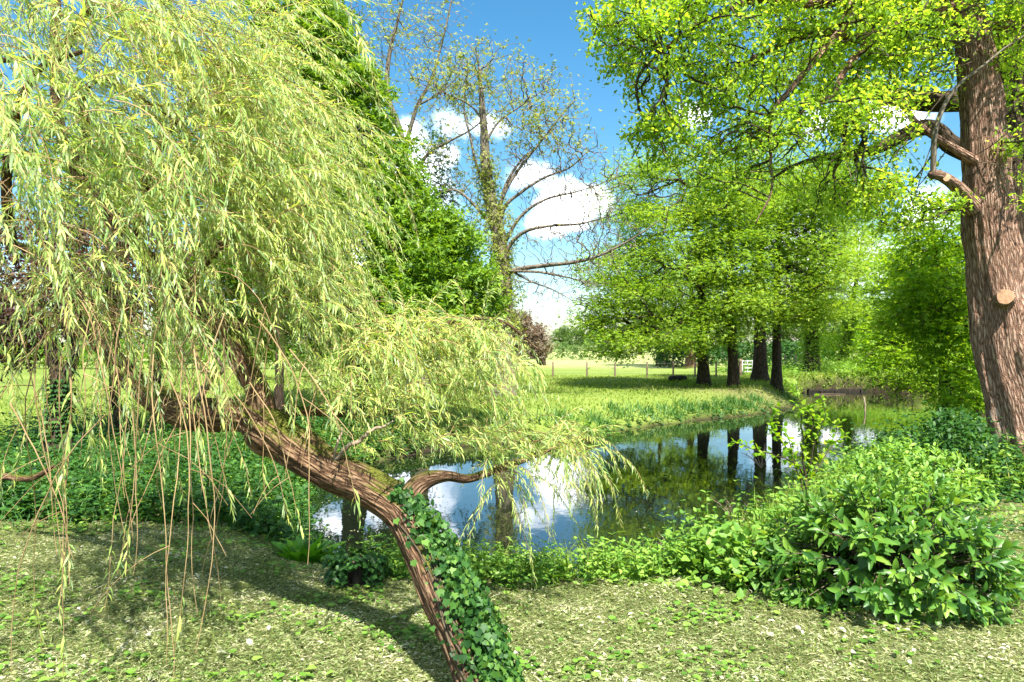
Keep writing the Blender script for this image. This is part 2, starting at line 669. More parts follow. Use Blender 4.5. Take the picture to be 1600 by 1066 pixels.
def bark_mat(name, dark, mid, light, su=22, sv=5, bump=.5, moss=None, moss_amt=.5, dist=.02, pale=None):
    m, t = new_mat(name)
    L = t.links
    uv = N(t, 'ShaderNodeUVMap')
    geo = N(t, 'ShaderNodeNewGeometry')
    mp = N(t, 'ShaderNodeMapping')
    mp.inputs['Scale'].default_value = (su, sv, 1)
    L.new(uv.outputs[0], mp.inputs['Vector'])
    wn = N(t, 'ShaderNodeTexNoise')
    wn.inputs['Scale'].default_value = .9
    wn.inputs['Detail'].default_value = 3
    L.new(mp.outputs[0], wn.inputs['Vector'])
    ad = N(t, 'ShaderNodeMix', data_type='RGBA', blend_type='ADD')
    ad.inputs['Factor'].default_value = 1.0
    L.new(mp.outputs[0], ad.inputs[6])
    L.new(wn.outputs['Color'], ad.inputs[7])
    vo = N(t, 'ShaderNodeTexVoronoi', feature='DISTANCE_TO_EDGE')
    vo.inputs['Scale'].default_value = 1.0
    L.new(ad.outputs[2], vo.inputs['Vector'])
    n1 = N(t, 'ShaderNodeTexNoise')
    n1.inputs['Scale'].default_value = 2.2
    n1.inputs['Detail'].default_value = 6
    n1.inputs['Roughness'].default_value = .65
    L.new(mp.outputs[0], n1.inputs['Vector'])
    hgt = math_node(t, 'ADD', math_node(t, 'MULTIPLY', math_node(t, 'MINIMUM', vo.outputs['Distance'], .35), 1.6), math_node(t, 'MULTIPLY', n1.outputs['Fac'], .6))
    rp = ramp(t, [dark, mid, light], [.22, .5, .95])
    L.new(hgt, rp.inputs['Fac'])
    col = rp.outputs[0]
    n2 = N(t, 'ShaderNodeTexNoise')
    n2.inputs['Scale'].default_value = 2.3
    n2.inputs['Detail'].default_value = 5
    L.new(geo.outputs['Position'], n2.inputs['Vector'])
    if pale:
        mr = N(t, 'ShaderNodeMapRange')
        mr.inputs['From Min'].default_value = .5
        mr.inputs['From Max'].default_value = .66
        L.new(n2.outputs['Fac'], mr.inputs['Value'])
        sp = N(t, 'ShaderNodeSeparateXYZ')
        L.new(geo.outputs['Position'], sp.inputs[0])
        mz = N(t, 'ShaderNodeMapRange')
        mz.inputs['From Min'].default_value = 2.2
        mz.inputs['From Max'].default_value = .4
        L.new(sp.outputs['Z'], mz.inputs['Value'])
        mx = N(t, 'ShaderNodeMix', data_type='RGBA')
        L.new(math_node(t, 'MULTIPLY', math_node(t, 'MULTIPLY', mr.outputs[0], mz.outputs[0]), .65), mx.inputs['Factor'])
        L.new(col, mx.inputs[6])
        mx.inputs[7].default_value = (*pale, 1)
        col = mx.outputs[2]
    if moss:
        sp = N(t, 'ShaderNodeSeparateXYZ')
        L.new(geo.outputs['Normal'], sp.inputs[0])
        f = math_node(t, 'ADD', sp.outputs['Z'], math_node(t, 'MULTIPLY', math_node(t, 'SUBTRACT', n2.outputs['Fac'], .5), 2.2))
        mr = N(t, 'ShaderNodeMapRange')
        mr.inputs['From Min'].default_value = 1.05 - moss_amt
        mr.inputs['From Max'].default_value = 1.35 - moss_amt
        L.new(f, mr.inputs['Value'])
        mx = N(t, 'ShaderNodeMix', data_type='RGBA')
        L.new(mr.outputs[0], mx.inputs['Factor'])
        L.new(col, mx.inputs[6])
        n3 = N(t, 'ShaderNodeTexNoise')
        n3.inputs['Scale'].default_value = 60
        L.new(geo.outputs['Position'], n3.inputs['Vector'])
        mr2 = ramp(t, [tuple(c * .5 for c in moss), tuple(c * 1.3 for c in moss)], [.3, .7])
        L.new(n3.outputs['Fac'], mr2.inputs['Fac'])
        L.new(mr2.outputs[0], mx.inputs[7])
        col = mx.outputs[2]
    n5 = N(t, 'ShaderNodeTexNoise')
    n5.inputs['Scale'].default_value = 70
    n5.inputs['Detail'].default_value = 4
    L.new(geo.outputs['Position'], n5.inputs['Vector'])
    vr = N(t, 'ShaderNodeMapRange')
    vr.inputs['From Min'].default_value = .3
    vr.inputs['From Max'].default_value = .7
    vr.inputs['To Min'].default_value = .55
    vr.inputs['To Max'].default_value = 1.25
    L.new(math_node(t, 'ADD', math_node(t, 'MULTIPLY', n5.outputs['Fac'], .5), math_node(t, 'MULTIPLY', n2.outputs['Fac'], .5)), vr.inputs['Value'])
    vm = N(t, 'ShaderNodeVectorMath', operation='SCALE')
    L.new(col, vm.inputs[0])
    L.new(vr.outputs[0], vm.inputs['Scale'])
    col = vm.outputs[0]
    hgt = math_node(t, 'ADD', hgt, math_node(t, 'MULTIPLY', n5.outputs['Fac'], .35))
    b = N(t, 'ShaderNodeBump')
    b.inputs['Strength'].default_value = bump
    b.inputs['Distance'].default_value = dist
    L.new(hgt, b.inputs['Height'])
    p = N(t, 'ShaderNodeBsdfPrincipled')
    p.inputs['Roughness'].default_value = .9
    p.inputs['Specular IOR Level'].default_value = .15
    L.new(col, p.inputs['Base Color'])
    L.new(b.outputs[0], p.inputs['Normal'])
    o = N(t, 'ShaderNodeOutputMaterial')
    L.new(p.outputs[0], o.inputs['Surface'])
    return m


def plain_mat(name, c1, c2, scale=8, rough=.8, spec=.2, metal=0, bump=0):
    m, t = new_mat(name)
    L = t.links
    geo = N(t, 'ShaderNodeNewGeometry')
    oi = N(t, 'ShaderNodeObjectInfo')
    nz = N(t, 'ShaderNodeTexNoise')
    nz.inputs['Scale'].default_value = scale
    nz.inputs['Detail'].default_value = 6
    L.new(geo.outputs['Position'], nz.inputs['Vector'])
    r = math_node(t, 'ADD', nz.outputs['Fac'], math_node(t, 'MULTIPLY', math_node(t, 'SUBTRACT', geo.outputs['Random Per Island'], .5), .35), True)
    rp = ramp(t, [c1, c2], [.3, .7])
    L.new(r, rp.inputs['Fac'])
    p = N(t, 'ShaderNodeBsdfPrincipled')
    p.inputs['Roughness'].default_value = rough
    p.inputs['Specular IOR Level'].default_value = spec
    p.inputs['Metallic'].default_value = metal
    L.new(rp.outputs[0], p.inputs['Base Color'])
    if bump:
        b = N(t, 'ShaderNodeBump')
        b.inputs['Strength'].default_value = bump
        b.inputs['Distance'].default_value = .02
        L.new(nz.outputs['Fac'], b.inputs['Height'])
        L.new(b.outputs[0], p.inputs['Normal'])
    o = N(t, 'ShaderNodeOutputMaterial')
    L.new(p.outputs[0], o.inputs['Surface'])
    return m


def ground_mat():
    m, t = new_mat('ground')
    L = t.links
    geo = N(t, 'ShaderNodeNewGeometry')
    sep = N(t, 'ShaderNodeSeparateXYZ')
    L.new(geo.outputs['Position'], sep.inputs[0])

    def noise(s, d=5, r=.6):
        n = N(t, 'ShaderNodeTexNoise')
        n.inputs['Scale'].default_value = s
        n.inputs['Detail'].default_value = d
        n.inputs['Roughness'].default_value = r
        L.new(geo.outputs['Position'], n.inputs['Vector'])
        return n.outputs['Fac']

    def attr(nm):
        a = N(t, 'ShaderNodeAttribute')
        a.attribute_name = nm
        return a.outputs['Fac']

    def mix(f, a, b):
        x = N(t, 'ShaderNodeMix', data_type='RGBA')
        L.new(f, x.inputs['Factor'])
        L.new(a, x.inputs[6])
        L.new(b, x.inputs[7])
        return x.outputs[2]
    mown = ramp(t, [(.035, .045, .013), (.075, .09, .03), (.12, .12, .05), (.1, .075, .042)], [.3, .45, .58, .72])
    L.new(math_node(t, 'ADD', math_node(t, 'MULTIPLY', noise(45, 6, .7), .7), math_node(t, 'MULTIPLY', noise(1.3, 4), .3)), mown.inputs['Fac'])
    field = ramp(t, [(.07, .1, .018), (.125, .175, .03), (.2, .235, .06)], [.3, .5, .7])
    L.new(math_node(t, 'ADD', math_node(t, 'MULTIPLY', noise(6, 6, .7), .5), math_node(t, 'MULTIPLY', noise(.25, 4), .5)), field.inputs['Fac'])
    mud = ramp(t, [(.012, .009, .006), (.04, .03, .019)], [.3, .7])
    L.new(noise(5, 6, .7), mud.inputs['Fac'])
    bare = ramp(t, [(.09, .075, .035), (.16, .13, .07)], [.3, .7])
    L.new(noise(9, 6, .7), bare.inputs['Fac'])
    hay = ramp(t, [(.22, .27, .07), (.36, .36, .17)], [.3, .7])
    L.new(noise(.6, 5), hay.inputs['Fac'])
    c = mix(attr('field'), mown.outputs[0], field.outputs[0])
    c = mix(attr('hay'), c, hay.outputs[0])
    c = mix(attr('bare'), c, bare.outputs[0])
    c = mix(attr('mud'), c, mud.outputs[0])
    b = N(t, 'ShaderNodeBump')
    b.inputs['Strength'].default_value = .6
    b.inputs['Distance'].default_value = .03
    L.new(noise(30, 6, .7), b.inputs['Height'])
    p = N(t, 'ShaderNodeBsdfPrincipled')
    p.inputs['Roughness'].default_value = .95
    p.inputs['Specular IOR Level'].default_value = .1
    L.new(c, p.inputs['Base Color'])
    L.new(b.outputs[0], p.inputs['Normal'])
    o = N(t, 'ShaderNodeOutputMaterial')
    L.new(p.outputs[0], o.inputs['Surface'])
    return m


def water_mat():
    m, t = new_mat('pond_water')
    L = t.links
    geo = N(t, 'ShaderNodeNewGeometry')
    mp = N(t, 'ShaderNodeMapping')
    mp.inputs['Scale'].default_value = (1, .6, 1)
    L.new(geo.outputs['Position'], mp.inputs['Vector'])
    nz = N(t, 'ShaderNodeTexNoise')
    nz.inputs['Scale'].default_value = 5
    nz.inputs['Detail'].default_value = 3
    L.new(mp.outputs[0], nz.inputs['Vector'])
    b = N(t, 'ShaderNodeBump')
    b.inputs['Strength'].default_value = .06
    b.inputs['Distance'].default_value = .02
    L.new(nz.outputs['Fac'], b.inputs['Height'])
    p = N(t, 'ShaderNodeBsdfPrincipled')
    p.inputs['Base Color'].default_value = (.006, .009, .005, 1)
    p.inputs['Roughness'].default_value = .015
    p.inputs['IOR'].default_value = 1.6
    p.inputs['Specular IOR Level'].default_value = .9
    L.new(b.outputs[0], p.inputs['Normal'])
    o = N(t, 'ShaderNodeOutputMaterial')
    L.new(p.outputs[0], o.inputs['Surface'])
    return m


M = {}
M['ground'] = ground_mat()
M['water'] = water_mat()
M['willow'] = leaf_mat('willow_leaf', [(.09, .17, .05), (.22, .34, .09), (.38, .48, .13), (.54, .58, .16), (.6, .5, .04)], .42, .45, .35, (1.15, 1.05, .4), [0, .3, .6, .9, 1], under=(.46, .56, .38))
M['oak'] = leaf_mat('oak_leaf', [(.08, .18, .02), (.17, .31, .035), (.3, .43, .045), (.46, .54, .1)], .58, .5, .3, clump=.7)
M['maple'] = leaf_mat('maple_leaf', [(.04, .11, .008), (.09, .19, .012), (.16, .28, .02), (.26, .36, .04)], .4, .5, .3, clump=.6)
M['lime'] = leaf_mat('lime_leaf', [(.06, .15, .012), (.13, .25, .018), (.22, .34, .03), (.34, .42, .07)], .45, .55, .3, clump=.35)
M['hornbeam'] = leaf_mat('hornbeam_leaf', [(.06, .16, .008), (.13, .27, .012), (.22, .36, .02), (.33, .42, .03)], .5, .5, .3, clump=.6)
M['ash'] = leaf_mat('ash_leaf', [(.08, .13, .02), (.16, .22, .04), (.28, .32, .07), (.3, .25, .06)], .45, .5, .3)
M['ivy'] = leaf_mat('ivy_leaf', [(.008, .034, .01), (.02, .07, .014), (.045, .125, .02), (.11, .21, .03)], .25, .52, .22, clump=3)
M['laurel'] = leaf_mat('laurel_leaf', [(.022, .08, .012), (.05, .14, .018), (.095, .21, .026), (.22, .34, .04)], .28, .4, .3, clump=1.8, under=(.16, .26, .08))
M['nettle'] = leaf_mat('nettle_leaf', [(.04, .12, .014), (.1, .22, .028), (.18, .32, .045), (.28, .4, .08)], .35, .5, .3, clump=1.0)
M['bramble'] = leaf_mat('bramble_leaf', [(.01, .045, .008), (.022, .075, .013), (.04, .12, .02), (.075, .18, .03)], .3, .5, .3, clump=1.2)  # greens lowered so the leaf colour carries the undergrowth's shade
M['dock'] = leaf_mat('dock_leaf', [(.06, .2, .012), (.1, .28, .016), (.16, .36, .02)], .35, .35, .4)
M['purple'] = leaf_mat('copper_leaf', [(.035, .025, .025), (.07, .04, .04), (.1, .07, .05), (.07, .1, .035)], .35, .5, .3, (1.3, .6, .5))
M['beech'] = leaf_mat('faded_copper_leaf', [(.1, .08, .06), (.16, .12, .1), (.21, .18, .13), (.16, .2, .09)], .35, .5, .3, (1.2, .8, .6))
M['field_grass'] = leaf_mat('field_grass', [(.07, .13, .016), (.13, .21, .026), (.22, .29, .045), (.34, .34, .12)], .4, .6, .2, clump=.5)
M['turf'] = leaf_mat('turf_blade', [(.05, .1, .018), (.1, .16, .03), (.18, .24, .06), (.3, .3, .13)], .35, .6, .2, clump=1.5)
M['reed'] = leaf_mat('reed', [(.03, .1, .02), (.06, .16, .03), (.12, .22, .04)], .35, .5, .3)
M['clip'] = leaf_mat('clippings', [(.04, .032, .018), (.075, .1, .025), (.14, .21, .06), (.25, .29, .115), (.39, .385, .22), (.6, .58, .45)], .25, .7, .2, pos=[0, .18, .4, .64, .86, 1], clump=2.3, cw=1.15)
M['fallen'] = leaf_mat('fallen_leaf', [(.24, .28, .15), (.36, .38, .25), (.42, .42, .32), (.4, .33, .09)], .25, .6, .3, (1, 1, .8))
M['far'] = leaf_mat('far_leaf', [(.05, .11, .03), (.09, .16, .04), (.15, .22, .06)], .35, .6, .2, clump=.15)
M['bark_willow'] = bark_mat('willow_bark', (.035, .018, .01), (.14, .08, .045), (.3, .2, .12), 36, 6, .9, moss=(.1, .11, .016), moss_amt=.5, dist=.03)
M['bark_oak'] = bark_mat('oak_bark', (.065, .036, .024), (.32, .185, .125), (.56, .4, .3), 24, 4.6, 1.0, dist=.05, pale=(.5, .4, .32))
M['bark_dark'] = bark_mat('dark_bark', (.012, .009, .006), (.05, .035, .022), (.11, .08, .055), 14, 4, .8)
M['bark_grey'] = bark_mat('grey_bark', (.06, .05, .035), (.16, .135, .1), (.28, .24, .19), 14, 5, .5)
M['twig'] = plain_mat('willow_twig', (.16, .1, .045), (.34, .24, .12), 5)
M['twig_dark'] = plain_mat('dark_twig', (.03, .024, .014), (.1, .08, .05), 4)
M['dead'] = plain_mat('dead_wood', (.13, .095, .065), (.32, .25, .18), 25, bump=.4)
def ring_mat():
    m, t = new_mat('sawn_wood')
    L = t.links
    uv = N(t, 'ShaderNodeUVMap')
    sp = N(t, 'ShaderNodeSeparateXYZ')
    L.new(uv.outputs[0], sp.inputs[0])
    geo = N(t, 'ShaderNodeNewGeometry')
    nz = N(t, 'ShaderNodeTexNoise')
    nz.inputs['Scale'].default_value = 22
    nz.inputs['Detail'].default_value = 5
    L.new(geo.outputs['Position'], nz.inputs['Vector'])
    w = math_node(t, 'SINE', math_node(t, 'ADD', math_node(t, 'MULTIPLY', sp.outputs['X'], 46.0), math_node(t, 'MULTIPLY', nz.outputs['Fac'], 6.0)))
    f = math_node(t, 'ADD', math_node(t, 'MULTIPLY', w, .16), math_node(t, 'MULTIPLY', nz.outputs['Fac'], 1.0), True)
    rp = ramp(t, [(.2, .1, .05), (.4, .22, .12), (.5, .31, .19)], [.2, .45, .75])
    L.new(f, rp.inputs['Fac'])
    p = N(t, 'ShaderNodeBsdfPrincipled')
    p.inputs['Roughness'].default_value = .85
    L.new(rp.outputs[0], p.inputs['Base Color'])
    o = N(t, 'ShaderNodeOutputMaterial')
    L.new(p.outputs[0], o.inputs['Surface'])
    return m


M['cut'] = ring_mat()
M['post'] = plain_mat('weathered_post', (.09, .06, .04), (.2, .15, .1), 20)
M['wire'] = plain_mat('fence_wire', (.2, .2, .19), (.3, .3, .29), 5, .5, .4, .6)
M['gate'] = plain_mat('pale_gate_paint', (.36, .37, .36), (.5, .51, .5), 9, .5)
M['log'] = plain_mat('dark_log', (.01, .009, .008), (.035, .03, .026), 6, bump=.6)
M['timber'] = plain_mat('shade_dark_timber', (.009, .008, .006), (.032, .026, .019), 9, bump=.6)  # near black: the shade on the bank is put into the base colour
M['flower'] = plain_mat('white_flower', (.7, .7, .65), (.8, .8, .75), 5)

# ------------------------------------------------------------------ ground and water
ZW = -0.6
POND = np.array([(-2.3, 8.6), (-1.5, 7.2), (.8, 6.9), (2.0, 7.6), (3.2, 9.6), (5.0, 12.6), (7.2, 15.4), (10.5, 18.6), (13.8, 22.0), (17.5, 26.2), (20, 31), (20.5, 35.5),
                 (18.5, 38.2), (15.0, 37.6), (13.4, 34.5), (12.4, 31), (11.2, 28.2), (8.6, 25.3), (6.2, 23.4), (3.8, 21.2), (2.2, 18.9), (.4, 18.2), (-1.4, 17.2), (-2.8, 14.8), (-3.3, 12.5), (-2.9, 10.5)])


def pond_sd(x, y):
    """signed distance to the waterline, positive on land"""
    p = np.stack([x, y], -1).reshape(-1, 2)
    best = np.full(len(p), 1e9)
    inside = np.zeros(len(p), bool)
    n = len(POND)
    for i in range(n):
        a, b = POND[i], POND[(i + 1) % n]
        ab = b - a
        t = np.clip(((p - a) @ ab) / (ab @ ab), 0, 1)
        best = np.minimum(best, np.linalg.norm(p - a - t[:, None] * ab, axis=1))
        c = (a[1] > p[:, 1]) != (b[1] > p[:, 1])
        with np.errstate(divide='ignore', invalid='ignore'):
            xi = a[0] + (p[:, 1] - a[1]) * ab[0] / (ab[1] if ab[1] else 1e-9)
        inside ^= c & (p[:, 0] < xi)
    return (best * np.where(inside, -1, 1)).reshape(np.shape(x))


def ss(a, b, x):
    t = np.clip((x - a) / (b - a), 0, 1)
    return t * t * (3 - 2 * t)


def ground_z(x, y):
    x = np.asarray(x, float)
    y = np.asarray(y, float)
    s = pond_sd(x, y)
    wob = (fbm(np.stack([x * .35, y * .35, 0 * x], -1), 3, 3) - .5)
    fine = (fbm(np.stack([x * 3, y * 3, 0 * x], -1), 3, 8) - .5)
    far = ss(16, 26, y)
    top = .0 + .15 * far * (1 - ss(45, 80, y)) + .25 * ss(38, 39.5, y) * ss(12, 15, x) * (1 - ss(45, 70, y))
    w = 1.3 + .9 * ss(17, 22, y) * (1 - ss(28, 33, y))
    w = np.where((y > 36.5) & (x > 13), .35, w)
    rise = ss(-.05, 1, s / w) ** .8
    z = (ZW - .04) + (top - ZW + .04) * rise
    z = z + wob * .14 * rise + fine * .05 * rise
    z = np.where(s < 0, ZW - .04 + np.maximum(s * .5, -.8), z)
    z = z + ss(70, 600, np.hypot(x, y)) * 3.0
    return z


def lines(lo, hi, step, a, b):
    mid = np.arange(lo, hi + 1e-6, step)
    up, st, v = [], step, hi
    while v < b:
        st *= 1.18
        v += st
        up.append(v)
    dn, st, v = [], step, lo
    while v > a:
        st *= 1.18
        v -= st
        dn.append(v)
    return np.concatenate([dn[::-1], mid, up])


gx = lines(-9, 22, .2, -900, 900)
gy = lines(2.5, 42, .2, -300, 1400)
GX, GY = np.meshgrid(gx, gy)
GZ = ground_z(GX, GY)
gm = MB()
ny, nx = GX.shape
ii = np.arange(nx * ny).reshape(ny, nx)
gm.add(np.stack([GX, GY, GZ], -1), np.stack([ii[:-1, :-1], ii[:-1, 1:], ii[1:, 1:], ii[1:, :-1]], -1).reshape(-1, 4))
ground = gm.build('ground', M['ground'], kind='structure')
sd = pond_sd(GX, GY)
wob = (fbm(np.stack([GX * .8, GY * .8, 0 * GX], -1), 3, 21) - .5)


def set_attr(o, nm, v):
    a = o.data.attributes.new(nm, 'FLOAT', 'POINT')
    a.data.foreach_set('value', np.asarray(v, np.float32).ravel())


set_attr(ground, 'field', ss(9.5, 11.5, GY + wob * 3))
set_attr(ground, 'mud', 1 - ss(.05, .7, sd + wob * .6))
set_attr(ground, 'bare', .75 * np.exp(-(((GX - 8.6 - wob * 3) / 3.2) ** 2 + ((GY - 28.5) / 2.6) ** 2)) + .8 * np.exp(-(((GX - 4) / 7) ** 2 + ((GY - 1) / 1.4) ** 2)) * 0)
set_attr(ground, 'hay', ss(44, 70, GY + wob * 6 + .15 * GX) * .8)

wm = MB()
wm.add([(-7, 5.5, ZW), (23, 5.5, ZW), (23, 41, ZW), (-7, 41, ZW)], np.array([(0, 1, 2, 3)]))
water = wm.build('pond_water', M['water'], kind='structure')


# ------------------------------------------------------------------ trees
def pb(px, py, d, rx, rz, ry=None):
    """a crown lobe: centre on a sight line, radii given in photo pixels at that distance"""
    k = d / F
    return (at(px, py, d), np.array((rx * k, ry if ry else .8 * (rx + rz) * .5 * k, rz * k)))


def foot(px, py, d):
    p = at(px, py, d)
    p[2] = ground_z(p[0], p[1])
    return p


def make_tree(name, label, cat, trunk, limbs, blobs, natt, per, spread, size, tmpl, lmat, bmat, seed, group=None,
              shell=.33, wide=None, rough=.12, seg=16, rmax=.09, twig=None, extra=None, minr=0.0, rtip=.005, flat=.6, droop=.2, leafkeep=None, nparts=0, partname='leaf', wob=0.0, fs=(5, 1.2), knots=None, flare=.5, vs=.7):
    g = np.random.default_rng(seed)
    P, R = trunk
    base = P[0].copy()
    t = thing(name, label, cat, base, group)
    mb = MB()
    dense = smooth(P, R, 3)
    # a flare at the foot
    S = np.concatenate([[0], np.cumsum(np.linalg.norm(np.diff(dense[0], axis=0), axis=1))])
    RR = dense[1] * (1 + flare * np.exp(-S / (2.2 * R[0])))
    P0 = dense[0].copy()
    P0[0, 2] -= .12
    tube(mb, P0, RR, seg, rough, seed, fs=fs, knots=knots)
    mb.build('trunk', bmat, t)
    for LP, LR in limbs:
        lm = MB()
        tube(lm, LP, LR, max(6, seg // 2), rough, seed + 1, fs=fs)
        lm.build('limb', bmat, t)
    att = blob_points(blobs, natt, g, shell)
    att = att[att[:, 2] > ground_z(att[:, 0], att[:, 1]) + .3]
    sk = grow([(P[len(P) // 3:], R[len(P) // 3:])] + list(limbs), att, rmax=rmax, rtip=rtip)
    br = MB()
    branch_mesh(br, sk, minr, wob=wob, g=g)
    if br.n:
        br.build('twigs', twig or bmat, t, kind='stuff')
    tips = sk['tips']
    if leafkeep is not None:
        tips = tips[leafkeep(sk['nodes'][tips], g)]
    LPs, D, Nn, Sz = tip_leaves(sk, per, spread, g, size, flat, droop, tips, vs)
    if extra is not None:
        e = extra(g)
        LPs, D, Nn, Sz = [np.concatenate(q) for q in zip((LPs, D, Nn, Sz), e)]
    keep = np.ones(len(LPs), bool)
    if nparts:
        ix = pick_largest(LPs, Sz, nparts)
        leaf_objects(t, partname, tmpl, lmat, LPs[ix], D[ix], Nn[ix], Sz[ix], wide)
        keep[ix] = False
    cm = MB()
    scatter(cm, tmpl, LPs[keep], D[keep], Nn[keep], Sz[keep], wide)
    cm.build('crown', lmat, t, kind='stuff')
    return t, sk


def disc(mb, c, nrm, r, k=18, dome=.0):
    X, Y, Z = frames(np.array([(0, 0, 1.0)]) if abs(nrm[2]) < .9 else np.array([(1.0, 0, 0)]), np.array([nrm]))
    th = np.linspace(0, 2 * np.pi, k, endpoint=False)
    rr = r * (1 + .06 * np.sin(3 * th + 1))
    V = np.array(c) + rr[:, None] * (np.cos(th)[:, None] * X + np.sin(th)[:, None] * Y)
    V = np.vstack([V, np.array(c) + np.array(nrm) * dome])
    i = np.arange(k)
    mb.add(V, np.stack([i, np.roll(i, -1), np.full(k, k)], -1), np.vstack([np.stack([np.ones(k), th], -1), [(0, 0)]]))


# ---- the great oak by the bank
def oak():
    P, R = path([(1606, 735, 10.8, .56), (1602, 690, 10.8, .51), (1588, 620, 10.8, .46), (1570, 550, 10.8, .41), (1562, 480, 10.8, .39), (1550, 400, 10.8, .375), (1542, 320, 10.8, .345),
                 (1537, 240, 10.8, .315), (1532, 160, 10.8, .3), (1522, 80, 10.8, .27), (1508, 0, 10.8, .24), (1492, -90, 10.8, .21), (1470, -200, 10.8, .16), (1440, -330, 10.9, .1)], 10)
    R = R * .93
    limbs = [path(q, 6) for q in [
        [(1512, 20, 10.7, .13), (1460, 16, 10.6, .115), (1420, 32, 10.5, .1), (1385, 55, 10.3, .08), (1340, 60, 10.2, .06), (1290, 50, 10, .05), (1220, 70, 9.8, .035), (1140, 110, 9.6, .02)],
        [(1500, -60, 10.7, .14), (1420, -60, 10.2, .12), (1330, -10, 9.8, .09), (1270, 5, 9.6, .07), (1180, 0, 9.4, .05), (1090, 40, 9.2, .03), (1010, 100, 9, .018)],
        [(1526, 255, 10.7, .075), (1490, 232, 10.5, .06), (1455, 210, 10.3, .05), (1430, 190, 10.1, .04), (1408, 165, 10, .032), (1360, 165, 9.8, .02), (1330, 185, 9.7, .013)],
        [(1330, -8, 9.8, .06), (1318, 40, 9.7, .05), (1280, 85, 9.6, .045), (1235, 140, 9.5, .035), (1205, 180, 9.4, .028), (1204, 250, 9.3, .02), (1205, 300, 9.2, .014), (1180, 350, 9.2, .008)],
        [(1345, 55, 10.2, .05), (1360, 30, 10.3, .06), (1355, 65, 10.1, .05), (1320, 110, 9.9, .045), (1300, 150, 9.8, .03), (1270, 160, 9.7, .02), (1230, 200, 9.6, .012)],
        [(1545, -20, 10.9, .13), (1600, -40, 10.9, .1), (1680, -60, 11, .08), (1780, -60, 11, .05)],
        [(1480, -150, 10.8, .13), (1400, -220, 10.2, .1), (1290, -240, 9.5, .07), (1150, -200, 9, .04), (1010, -110, 8.6, .02)],
        [(1522, 45, 10.9, .09), (1580, 40, 10.7, .07), (1640, 55, 10.5, .05)]]]
    blobs = [pb(1010, 60, 9.2, 90, 110, 1.2), pb(960, 40, 9.2, 45, 70, .8), pb(1110, 100, 9.4, 130, 110, 1.5), pb(1250, 40, 9.8, 160, 90, 1.6), pb(1400, 60, 10.4, 130, 120, 1.6), pb(1200, 210, 9.6, 130, 80, 1.2),
             pb(1330, 190, 9.8, 110, 70, 1.2), pb(1150, -90, 9.2, 250, 90, 2), pb(1450, -120, 10.5, 200, 120, 2), pb(1600, 30, 10.6, 90, 130, 1.2), pb(1600, 230, 10.2, 40, 50, .5), pb(1030, 215, 9.3, 60, 60, .8),
             pb(1420, 330, 10.6, 80, 35, .8), pb(1330, 300, 10, 80, 50, 1), pb(1120, 265, 9.3, 70, 45, .7), pb(1625, 310, 9.4, 35, 30, .4)]
    t, sk = make_tree('oak_tree', 'tall oak with rugged red-brown trunk, sawn limb scar and spreading bright green crown', 'tree', (P, R), limbs, blobs, 2900, 28, .085, .064,
                      T_oak(), M['oak'], M['bark_oak'], 21, shell=.5, rough=.15, seg=72, rtip=.0075, twig=M['twig_dark'], nparts=300, leafkeep=lambda p, g: fbm(p * 1.5, 3, 77) + g.normal(0, .07, len(p)) > .365, flat=.75, wob=.012, flare=.0, fs=(7, .8),
                      knots=[(2.45, -2.1, .2, .07), (2.5, -2.75, .12, .07), (2.2, -2.3, .2, .05), (1.6, -2.2, .22, .06), (1.9, -2.8, .18, .05), (4.15, -2.9, .2, .08), (3.3, -2.2, .2, .05), (4.9, -2.0, .22, .06)])
    # the cut limb scars and the sawn stub
    sm = MB()
    ax = unit(np.array((-.5, -.86, .1)))
    c = at(1571, 464, 10.33)
    tube(sm, np.array([c - .22 * ax, c - .03 * ax, c]), np.array([.15, .125, .105]), 18, .1, 3, cap=False)
    stub = sm.build('sawn_knot', M['bark_oak'], t)
    d = MB()
    disc(d, c + ax * .004, ax, .106, dome=.006)
    d.build('cut_face', M['cut'], stub)
    sm = MB()
    SP, SR = path([(1520, 325, 10.7, .14), (1505, 305, 10.55, .11), (1490, 288, 10.4, .09), (1470, 275, 10.2, .075), (1456, 272, 10.1, .065)], 5)
    tube(sm, SP, SR, 14, .12, 4)
    stub = sm.build('limb_stub', M['bark_oak'], t)
    d = MB()
    c = at(1479, 277, 10.14)
    disc(d, c, np.array((0, -.97, .24)), .055, dome=.004)
    d.build('cut_face', M['cut'], stub)
    sm = MB()
    SP, SR = path([(1458, 274, 10.1, .035), (1459, 240, 10.1, .04), (1462, 200, 10.1, .036), (1478, 160, 10.1, .03), (1500, 130, 10.1, .025), (1530, 108, 10.1, .02), (1570, 75, 10.1, .012), (1610, 50, 10.1, .008)], 6)
    tube(sm, SP, SR, 7, .05, 5)
    sm.build('shoot', M['bark_grey'], stub)
    return t


oak()


